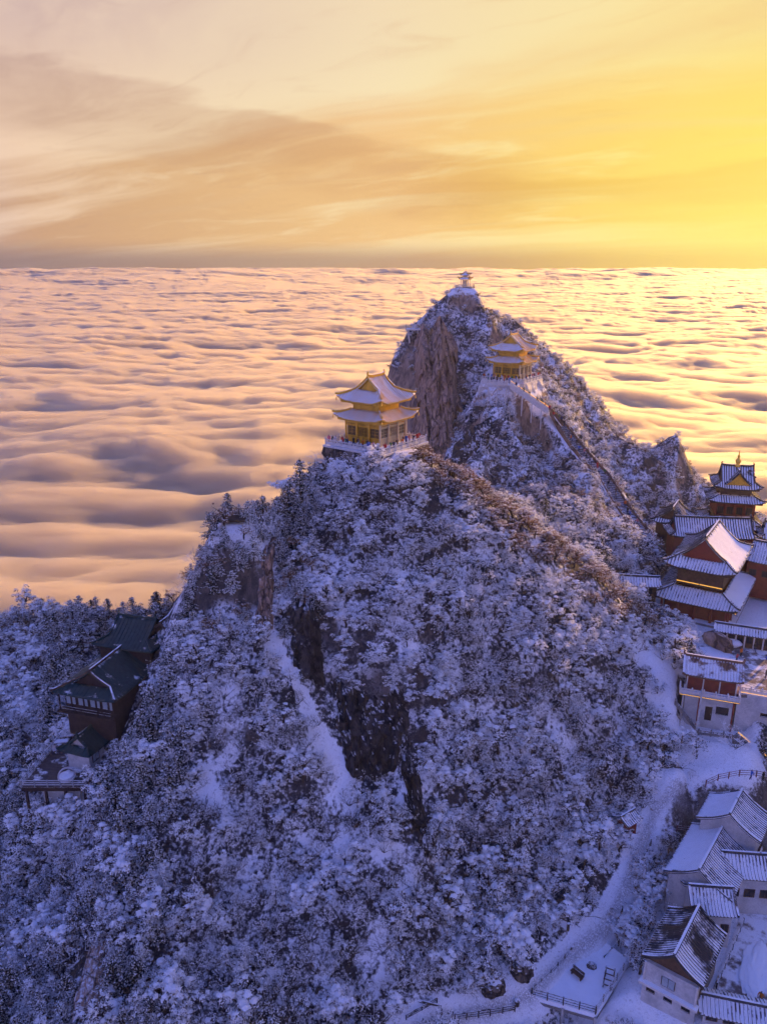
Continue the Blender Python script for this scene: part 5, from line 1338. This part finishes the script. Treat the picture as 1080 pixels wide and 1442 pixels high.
class QB:
    """collects tubes and small faces; every face a quad"""
    def __init__(s): s.v = []; s.f = []; s.a = []; s.n = 0
    def add(s, V, F, A):
        V = np.asarray(V, float).reshape(-1, 3); s.v.append(V); s.f.append(np.asarray(F, int).reshape(-1, 4) + s.n)
        s.a.append(np.broadcast_to(np.asarray(A, float), (len(V),)).copy()); s.n += len(V)
    def tube(s, pts, rad, k=4, snow=0.0):
        pts = [np.asarray(p, float) for p in pts]; ring = []
        for i, p in enumerate(pts):
            d = pts[min(i + 1, len(pts) - 1)] - pts[max(i - 1, 0)]; d /= np.linalg.norm(d) + 1e-9
            h = np.array([1.0, 0, 0]) if abs(d[0]) < .8 else np.array([0, 1.0, 0])
            e1 = np.cross(d, h); e1 /= np.linalg.norm(e1); e2 = np.cross(d, e1)
            for j in range(k):
                q = 2 * math.pi * j / k; ring.append(p + rad[i] * (math.cos(q) * e1 + math.sin(q) * e2))
        F = [(i * k + j, i * k + (j + 1) % k, (i + 1) * k + (j + 1) % k, (i + 1) * k + j) for i in range(len(pts) - 1) for j in range(k)]
        s.add(ring, F, snow)
    def mesh(s, name, mat):
        me = np_mesh(name, np.concatenate(s.v), np.concatenate(s.f), mat, False)
        at = me.attributes.new('snow', 'FLOAT', 'POINT'); at.data.foreach_set('value', np.concatenate(s.a).astype(np.float32))
        return me
def leaves(qb, rg, c, r, n, size, snow, flat=.75, spread=.6):
    d = rg.normal(size=(n, 3)); d /= np.linalg.norm(d, axis=1)[:, None]
    d[:, 2] = np.where(d[:, 2] < -.5, -d[:, 2], d[:, 2])
    rr = r * rg.uniform(.55, 1.05, n) ** .7
    p = c + d * rr[:, None] * np.array([1, 1, flat])
    nn = d + spread * rg.normal(size=(n, 3)); nn /= np.linalg.norm(nn, axis=1)[:, None]
    h = rg.normal(size=(n, 3)); e1 = np.cross(nn, h); e1 /= np.linalg.norm(e1, axis=1)[:, None]; e2 = np.cross(nn, e1)
    s1 = (size * rg.uniform(.5, 1.2, n))[:, None]; s2 = (size * rg.uniform(.35, .8, n))[:, None]
    V = np.stack([p - e1 * s1, p - e2 * s2 * .7, p + e1 * s1, p + e2 * s2], 1).reshape(-1, 3)
    F = np.arange(4 * n).reshape(n, 4)
    a = np.clip(.5 + .62 * d[:, 2] + snow + rg.normal(0, .20, n), 0, 1)
    qb.add(V, F, np.repeat(a, 4))
def cap(qb, rg, c, r, snow):
    k = 6; V = [c + np.array([0, 0, r * .42])]
    for j in range(k):
        q = 2 * math.pi * (j + rg.uniform(-.3, .3)) / k; w = r * rg.uniform(.65, 1.15)
        V.append(c + np.array([w * math.cos(q), w * math.sin(q), r * rg.uniform(-.18, .12)]))
    qb.add(V, [(0, 1, 2, 3), (0, 3, 4, 5), (0, 5, 6, 1)], snow)
def broadleaf(seed, snow, mat, H=3.6, W=1.9, clumps=52, n=30, size=.115, caps=.6):
    rg = np.random.default_rng(seed)
    tr, cr = QB(), QB()
    lean = rg.normal(0, .18, 2)
    th = H * .42
    top = np.array([lean[0] * H, lean[1] * H, H * .72])
    tr.tube([(0, 0, -1.6), (lean[0] * .3, lean[1] * .3, th * .5), tuple(top * np.array([.6, .6, .7])), tuple(top)], [.17, .13, .09, .03], 5)
    nl = 9
    for i in range(nl):
        q = 2 * math.pi * (i + rg.uniform(-.3, .3)) / nl; t0 = rg.uniform(.3, .8)
        b0 = top * t0; L = W * rg.uniform(.6, 1.1) * (1.15 - .5 * t0)
        e = b0 + np.array([math.cos(q) * L, math.sin(q) * L, H * rg.uniform(.08, .34)])
        m_ = (b0 + e) / 2 + np.array([0, 0, .12])
        tr.tube([b0, m_, e], [.06, .04, .015], 3, .2)
        k = max(2, clumps // nl)
        for j in range(k):
            f = rg.uniform(.35, 1.08)
            c_ = b0 + (e - b0) * f + rg.normal(0, .22, 3) * np.array([1, 1, .7])
            r_ = rg.uniform(.16, .52) * (W / 1.9)
            leaves(cr, rg, c_, r_, n, size, snow)
            if rg.random() < caps: cap(cr, rg, c_ + np.array([0, 0, r_ * .62]), r_ * rg.uniform(.35, .75), min(1, .75 + snow))
    for j in range(clumps // 6):
        c_ = top + rg.normal(0, .3, 3); leaves(cr, rg, c_, .42, n, size, snow)
        if rg.random() < caps: cap(cr, rg, c_ + np.array([0, 0, .25]), .36, min(1, .75 + snow))
    return tr.mesh('trunk', M_BARK), cr.mesh('crown', mat)
def pine(seed, snow, H=5.0, W=1.7):
    rg = np.random.default_rng(seed); tr, cr = QB(), QB()
    tr.tube([(0, 0, -1.6), (0, 0, H * .5), (.05, 0, H)], [.16, .10, .02], 5)
    lev = int(H * 2.1)
    for i in range(lev):
        z = H * (.16 + .82 * i / lev); L = W * (1 - (i / lev) ** 1.25) * rg.uniform(.8, 1.15) + .15
        for j in range(6):
            q = rg.uniform(0, 6.283); l = L * rg.uniform(.55, 1.1)
            e = np.array([math.cos(q) * l, math.sin(q) * l, z - .10 * l])
            tr.tube([(0, 0, z), tuple(e)], [.03, .01], 3)
            for t in np.linspace(.3, 1.05, max(2, int(l / .3))):
                c_ = np.array([e[0] * t, e[1] * t, z + (e[2] - z) * t + .05 * math.sin(t * 3)]) + rg.normal(0, .06, 3)
                leaves(cr, rg, c_, .25, 11, .14, snow, .35, .5)
    return tr.mesh('trunk', M_BARK), cr.mesh('crown', M_PINE)
def bare(seed, snow, H=2.6):
    rg = np.random.default_rng(seed); tr, cr = QB(), QB()
    tr.tube([(0, 0, -1.2), (0, 0, .25)], [.10, .09], 5)
    def branch(p, d, L, r, dep):
        pts = [p]; rad = [r]; q = p.copy(); dd = d.copy()
        for i in range(3):
            dd = dd + rg.normal(0, .16, 3) + np.array([0, 0, .05]); dd /= np.linalg.norm(dd); q = q + dd * L / 3
            pts.append(q.copy()); rad.append(r * (1 - .22 * (i + 1)))
            if dep > 0 and i > 0:
                for _ in range(2): branch(q.copy(), dd + rg.normal(0, .55, 3), L * rg.uniform(.45, .75), r * .6, dep - 1)
        (tr if dep > 1 else cr).tube(pts, rad, 3, .25 + snow * rg.uniform(.3, 1.2))
        if dep == 0 and rg.random() < .30 + snow: leaves(cr, rg, q, .13, 4, .085, snow + .15)
    for i in range(6):
        q = 2 * math.pi * (i + rg.uniform(-.3, .3)) / 6
        branch(np.array([0, 0, .1]), np.array([math.cos(q) * .8, math.sin(q) * .8, rg.uniform(.7, 1.3)]), H * .5, .045, 2)
    return tr.mesh('trunk', M_BARK), cr.mesh('crown', M_BARE)
VAR = {'frost': [broadleaf(100 + i, [.12, .26, -.12, .18, -.34, .32][i], M_FROST, *[(3.6, 1.9), (3.2, 2.0), (4.2, 1.8), (3.0, 1.7), (3.8, 2.1), (2.8, 1.8)][i], caps=[.5, .7, .2, .6, .05, .8][i]) for i in range(6)] + [broadleaf(110 + i, [.20, .05][i], M_FROST, 4.6, 2.3, 30, 22, .11, [.6, .3][i]) for i in range(2)],
       'brown': [broadleaf(200 + i, [-.42, -.30, -.55][i], M_BROWN, 2.9, 1.6, 40, 26, .10, .05) for i in range(3)] + [broadleaf(203, -.06, M_BROWN, 3.0, 1.6, 40, 26, .10, .3)],
       'pine': [pine(300 + i, [-.38, -.12, .12][i], [5.4, 4.8, 4.4][i]) for i in range(3)],
       'bare': [bare(400 + i, [.0, .12, .42][i]) for i in range(3)] + [bare(404, .55, 3.4)]}
VCOL = bpy.data.collections.new('tree_kinds')
VIDX = {}
for k_ in ('frost', 'brown', 'pine', 'bare'):
    for i, (a_, b_) in enumerate(VAR[k_]):
        bm = bmesh.new(); bm.from_mesh(a_)
        nf = len(bm.faces); bm.from_mesh(b_); bm.faces.ensure_lookup_table()
        me = bpy.data.meshes.new('tree_kind'); me.materials.append(a_.materials[0]); me.materials.append(b_.materials[0])
        for fi, f in enumerate(bm.faces): f.material_index = 0 if fi < nf else 1
        bm.to_mesh(me); bm.free()
        o = bpy.data.objects.new('kind_%02d' % len(VIDX), me); VCOL.objects.link(o); VIDX[(k_, i)] = len(VIDX)

RIDGE = [P(u, v, Y) for u, v, Y in [(600,640,122),(640,652,120),(700,700,119),(760,745,118.5),(820,788,119),(870,832,120),(905,868,121)]]
KEEP_OUT = KEEP
def in_poly(u, v, pl):
    r_ = False; n = len(pl)
    for i in range(n):
        (x0, y0), (x1, y1) = pl[i], pl[(i + 1) % n]
        if (y0 > v) != (y1 > v) and u < (x1 - x0) * (v - y0) / (y1 - y0) + x0: r_ = not r_
    return r_
def in_cliff(u, v, y):
    for pl, y0, y1 in BARE:
        if y0 < y < y1 and in_poly(u, v, pl): return True
    return False
def dist_stair(x, y): return float(seg_dist(np.array([x]), np.array([y]), STAIR)[0])
def plant():
    sites = []
    rg = np.random.default_rng(99)
    for (x0, x1, y0, y1, sp) in [(-95, 75, 52, 150, 1.62), (-95, 130, 150, 250, 1.75)]:
        xs = np.arange(x0, x1, sp); ys = np.arange(y0, y1, sp)
        for x in xs:
            for y in ys:
                xj = x + rg.uniform(-.75, .75) * sp; yj = y + rg.uniform(-.75, .75) * sp
                z = ground(xj, yj)
                if z < -150 or yj < 56: continue
                u, v = proj((xj, yj, z + 1.5))
                if not (-110 < u < 1170 and 380 < v < 1560): continue
                if at_grid(PM, xj, yj) > .7: continue
                if in_cliff(u, v, yj): continue
                cl = at_grid(CLEAR, xj, yj)
                small = False
                if cl > .35 and rg.random() < cl * 1.25:
                    if rg.random() > .16 or dist_stair(xj, yj) < 2.6: continue
                    small = True
                if at_grid(PATCH, xj, yj) > .4 and rg.random() < .55: continue
                nz = at_grid(SLOPE, xj, yj)
                if nz < .20 or (yj > 165 and nz < .46 and rg.random() < .7) or rg.random() < .06: continue
                blocked = False
                for (kx, ky, kr) in KEEP_OUT:
                    if (xj - kx) ** 2 + (yj - ky) ** 2 < kr * kr: blocked = True; break
                if blocked: continue
                def seen(up):
                    q = Vector((xj, yj, z + up)); d = q.length; h = GBVH.ray_cast(Vector((0, 0, 0)), q / d)
                    return h[0] is None or h[3] > d - 1.0
                if not seen(5.0): continue
                vis = seen(2.2)
                sites.append((xj, yj, z, u, v, vis, nz, small))
    return sites
SITES = plant()
def kind_at(x, y, z, u, v, rg):
    n = float(fbm(np.array([x / 7.0]), np.array([y / 7.0]), 3, 61)[0]); r = rg.random()
    dr = float(seg_dist(np.array([x]), np.array([y]), RIDGE)[0])
    if y < 132 and dr < 4.0 + 2.5 * (n - .5): return ('brown', rg.integers(3), rg.uniform(.75, 1.1))
    if y < 140 and (u < 260 and 860 < v < 1130 and u > 60) and r < .55: return ('pine', rg.integers(2), rg.uniform(.7, 1.1))
    if y < 128 and u < 450 and v < 890 and r < .72: return ('pine', rg.integers(2), rg.uniform(.55, .9)) if r < .48 else ('brown', 2, rg.uniform(.7, 1.0))
    if y < 128 and u < 240 and v > 1040 and r < .52: return ('pine', rg.integers(2) if r < .42 else 2, rg.uniform(.6, 1.05))
    if at_grid(PATCH, x, y) > .3 and r < .85: return ('bare', rg.integers(3), rg.uniform(.7, 1.2))
    if y > 150:
        dst = float(seg_dist(np.array([x]), np.array([y]), STAIR)[0])
        if dst < 3.0 and r < .5: return ('brown', rg.integers(3), rg.uniform(.45, .7))
        if n > .56 and r < .5: return ('brown', rg.integers(3), rg.uniform(.45, .7))
        if r > .62: return ('brown', 3, rg.uniform(.4, .72))
        return ('frost', [0, 1, 2, 3, 4, 5, 2, 0][int(rg.integers(8))], rg.uniform(.38, .7))
    bz = n + (.10 if (180 < u < 620 and v > 1040) else -.06)
    if bz > .56 and r < .72: return ('bare', rg.integers(3), rg.uniform(.8, 1.35))
    if .74 < r < .88: return ('bare', 3 if r < .82 else 2, rg.uniform(.9, 1.35))
    if r > .975: return ('pine', 2, rg.uniform(.6, .9))
    up_ = .07 if (430 < u < 900 and v < 1000) else 0.0
    m2 = up_ + float(fbm(np.array([x / 4.5]), np.array([y / 4.5]), 2, 91)[0]) + rg.normal(0, .10)
    vi = int(rg.choice([2, 4, 2])) if m2 < .42 else (int(rg.choice([1, 5, 3])) if m2 > .55 else int(rg.choice([0, 3, 2, 6, 7])))
    return ('frost', vi, float(np.clip(rg.lognormal(-.17, .27), .45, 1.5)) * (1.18 if (v > 1150 and rg.random() < .25) else 1.0))
TREE_META = {'frost': ('frosted_tree', 'tree', 300), 'brown': ('russet_tree', 'tree', 200), 'pine': ('pine_tree', 'tree', 200), 'bare': ('bare_shrub', 'shrub', 200)}
def where(u, v, y):
    if y > 150: return ('on the flank of the far peak', 'the far peak')
    if u > 930: return ('beside the temple buildings on the right', 'the right edge')
    if u > 600 and v < 900 and y < 126 and v > 640 + (u - 600) * .75 + 45: return ('on the upper front slope, right of the near golden hall', 'the upper right slope')
    if u > 600 and v < 900: return ('on the ridge running down right of the near golden hall', 'the right ridge')
    if u < 470 and v < 880: return ('on the dark left shoulder below the near golden hall', 'the left shoulder')
    if u < 260: return ('in the shaded valley ' + ('behind and above the green-roofed lodge' if v < 985 else 'around the lodge deck' if v < 1130 else 'below the lodge deck'), 'the lodge valley ' + ('behind the lodge' if v < 985 else 'by the deck' if v < 1130 else 'below the deck'))
    if v > 1240: return ('low on the slope near the bottom edge, ' + ('left of centre', 'near the centre', 'by the path')[0 if u < 400 else 1 if u < 620 else 2], 'the lower slope, ' + ('left', 'centre', 'by the path')[0 if u < 400 else 1 if u < 620 else 2])
    if v < 880: return ('high on the front slope just below the near golden hall', 'the upper front slope')
    if u < 380: return ('on the slope left of the snow ramp', 'the slope left of the ramp')
    if v < 1060 and u < 640: return ('around the black cliff in the middle of the slope', 'the middle of the slope')
    if u < 640: return ('in the hollow below the black cliff', 'the hollow')
    if v < 1060: return ('on the right flank above the path', 'the right flank')
    return ('on the lower right flank beside the path', 'the lower right flank')
LOOK = {'frost': 'snow-white tree', 'brown': 'small russet-brown tree', 'pine': 'dark evergreen conifer', 'bare': 'leafless twiggy shrub'}
HERO = [(318,792,103.5,'pine',0,.75), (336,800,103.0,'pine',1,.7), (300,815,102.5,'brown',2,1.0), (345,785,104.5,'brown',1,.9), (328,830,101.5,'pine',1,.8), (308,770,105.5,'frost',4,.8), (905,1262,85.0,'frost',1,1.1), (912,1290,83.5,'bare',3,1.2), (900,1305,82.5,'frost',5,1.2), (897,1345,80.0,'frost',2,1.2), (895,1385,77.0,'frost',0,1.2), (893,1425,73.7,'frost',4,1.2), (903,1360,79.0,'bare',2,1.3), (901,1405,75.5,'pine',2,.8), (898,1235,87.0,'brown',3,1.0), (925,1215,87.5,'frost',2,1.0), (930,1190,89.0,'bare',1,1.3), (945,1165,90.5,'frost',4,.9), (424,712,115.0,'pine',0,1.35), (407,722,113.0,'pine',0,1.15), (446,700,117.0,'pine',1,1.05), (392,735,111.5,'pine',1,.95), (372,748,110.0,'pine',0,.9), (352,765,107.5,'pine',1,.8),
        (300,790,104.5,'pine',0,.8), (272,835,103.0,'pine',1,.85), (318,770,105.5,'brown',0,1.2), (842,812,137.0,'pine',0,1.1), (850,818,136.0,'pine',0,.9), (766,735,146.0,'pine',0,1.2), (757,728,147.0,'pine',0,.9),
        (185,1235,77.5,'frost',5,1.65), (160,1200,79.5,'frost',1,1.5), (700,1275,79.0,'pine',2,1.6), (655,1290,77.0,'frost',5,1.45), (718,1300,78.5,'frost',1,1.4), (210,1060,88.0,'frost',5,1.5), (215,1000,92.5,'pine',0,1.2),
        (228,985,94.0,'pine',1,1.1), (200,1035,90.5,'pine',0,1.15), (180,1075,88.0,'pine',1,1.2), (150,1110,86.5,'pine',0,1.25), (245,960,96.0,'pine',0,1.1), (262,930,98.0,'pine',1,1.0), (135,1135,85.5,'pine',1,1.1), (165,1140,84.0,'pine',0,1.0),
        (250,1400,65.5,'frost',5,1.6), (330,1420,64.5,'frost',1,1.5), (480,1400,67.0,'frost',5,1.4), (60,1180,88.0,'pine',2,1.3), (30,1240,84.0,'pine',2,1.4), (90,1330,72.5,'frost',0,1.4)]
def forest():
    rg = np.random.default_rng(5); allt = []
    for (x, y, z, u, v, vis, nz, small) in SITES:
        k, i, s = kind_at(x, y, z, u, v, rg)
        if small: k, i, s = [('bare', 0, rg.uniform(.25, .5)), ('brown', 2, rg.uniform(.16, .3)), ('bare', 2, rg.uniform(.3, .55))][int(rg.integers(3))]
        allt.append((k, int(i), float(s), x, y, z - .25 / max(nz, .4) * .6, rg.uniform(0, 6.283), u, v, vis))
    for (u, v, Y, k, i, s) in HERO:
        q = gp(u, v, Y); allt.append((k, i, s, q.x, q.y, q.z - .1, rg.uniform(0, 6.283), *proj((q.x, q.y, q.z + 1.5)), True))
    rest = []
    for k in VAR:
        mine = [t for t in allt if t[0] == k]
        inview = [t for t in mine if t[9] and 8 < t[7] < 1072 and t[8] < 1430]
        inview.sort(key=lambda t: -t[2] / t[4])
        sel = inview[:TREE_META[k][2]]; ids = set(id(t) for t in sel)
        rest += [t for t in mine if id(t) not in ids]
        nm, cat, _ = TREE_META[k]
        for t in sel:
            a_, b_ = VAR[k][t[1]]
            w = where(t[7], t[8], t[4])
            o = thing(nm, LOOK[k] + ' ' + w[0], cat, t[3:6], t[6], {'frost':'snowy trees','brown':'russet trees','pine':'dark conifers','bare':'bare shrubs'}[k] + ' on ' + w[1])
            o.scale = (t[2], t[2], t[2])
            link('trunk', a_, o); link('crown', b_, o)
    me = bpy.data.meshes.new('forest')
    me.from_pydata([t[3:6] for t in rest], [], [])
    for nm, ty, vals in (('kind', 'INT', [VIDX[(t[0], t[1])] for t in rest]), ('turn', 'FLOAT', [t[6] for t in rest]), ('size', 'FLOAT', [t[2] for t in rest])):
        me.attributes.new(nm, ty, 'POINT').data.foreach_set('value', vals)
    o = link('forest', me)
    tag(o, 'frosted woodland covering the slopes of the hill and the far peak', 'woodland', kind='stuff')
    ng = bpy.data.node_groups.new('forest', 'GeometryNodeTree')
    ng.interface.new_socket('Geometry', in_out='INPUT', socket_type='NodeSocketGeometry')
    ng.interface.new_socket('Geometry', in_out='OUTPUT', socket_type='NodeSocketGeometry')
    N = ng.nodes; L = ng.links
    gi = N.new('NodeGroupInput'); go = N.new('NodeGroupOutput')
    ci = N.new('GeometryNodeCollectionInfo'); ci.inputs[0].default_value = VCOL; ci.inputs[1].default_value = True; ci.inputs[2].default_value = True
    ip = N.new('GeometryNodeInstanceOnPoints'); ip.inputs['Pick Instance'].default_value = True
    def attr(nm, ty):
        n_ = N.new('GeometryNodeInputNamedAttribute'); n_.data_type = ty; n_.inputs[0].default_value = nm; return n_.outputs[0]
    cx = N.new('ShaderNodeCombineXYZ'); L.new(attr('turn', 'FLOAT'), cx.inputs[2])
    L.new(gi.outputs[0], ip.inputs['Points']); L.new(ci.outputs[0], ip.inputs['Instance'])
    L.new(attr('kind', 'INT'), ip.inputs['Instance Index']); L.new(cx.outputs[0], ip.inputs['Rotation'])
    L.new(attr('size', 'FLOAT'), ip.inputs['Scale']); L.new(ip.outputs[0], go.inputs[0])
    md = o.modifiers.new('forest', 'NODES'); md.node_group = ng
    print('trees', len(allt), 'stuff', len(rest))
forest()
# ------------------------------------------------------------------ morning haze in the air around the mountain
def haze():
    o = MB().box((20, 148, -105), (320, 306, 222)).build('haze', None)
    m = bpy.data.materials.new('haze'); m.use_nodes = True; T = NT(m.node_tree); T.n.clear()
    v = T.new('ShaderNodeVolumePrincipled'); v.inputs['Color'].default_value = (.92, .92, .94, 1); v.inputs['Density'].default_value = .00012; v.inputs['Anisotropy'].default_value = .35
    ou = T.new('ShaderNodeOutputMaterial'); T.l.new(v.outputs[0], ou.inputs['Volume'])
    o.data.materials.append(m)
    tag(o, 'thin golden morning haze in the air round the peaks', kind='stuff')
haze()
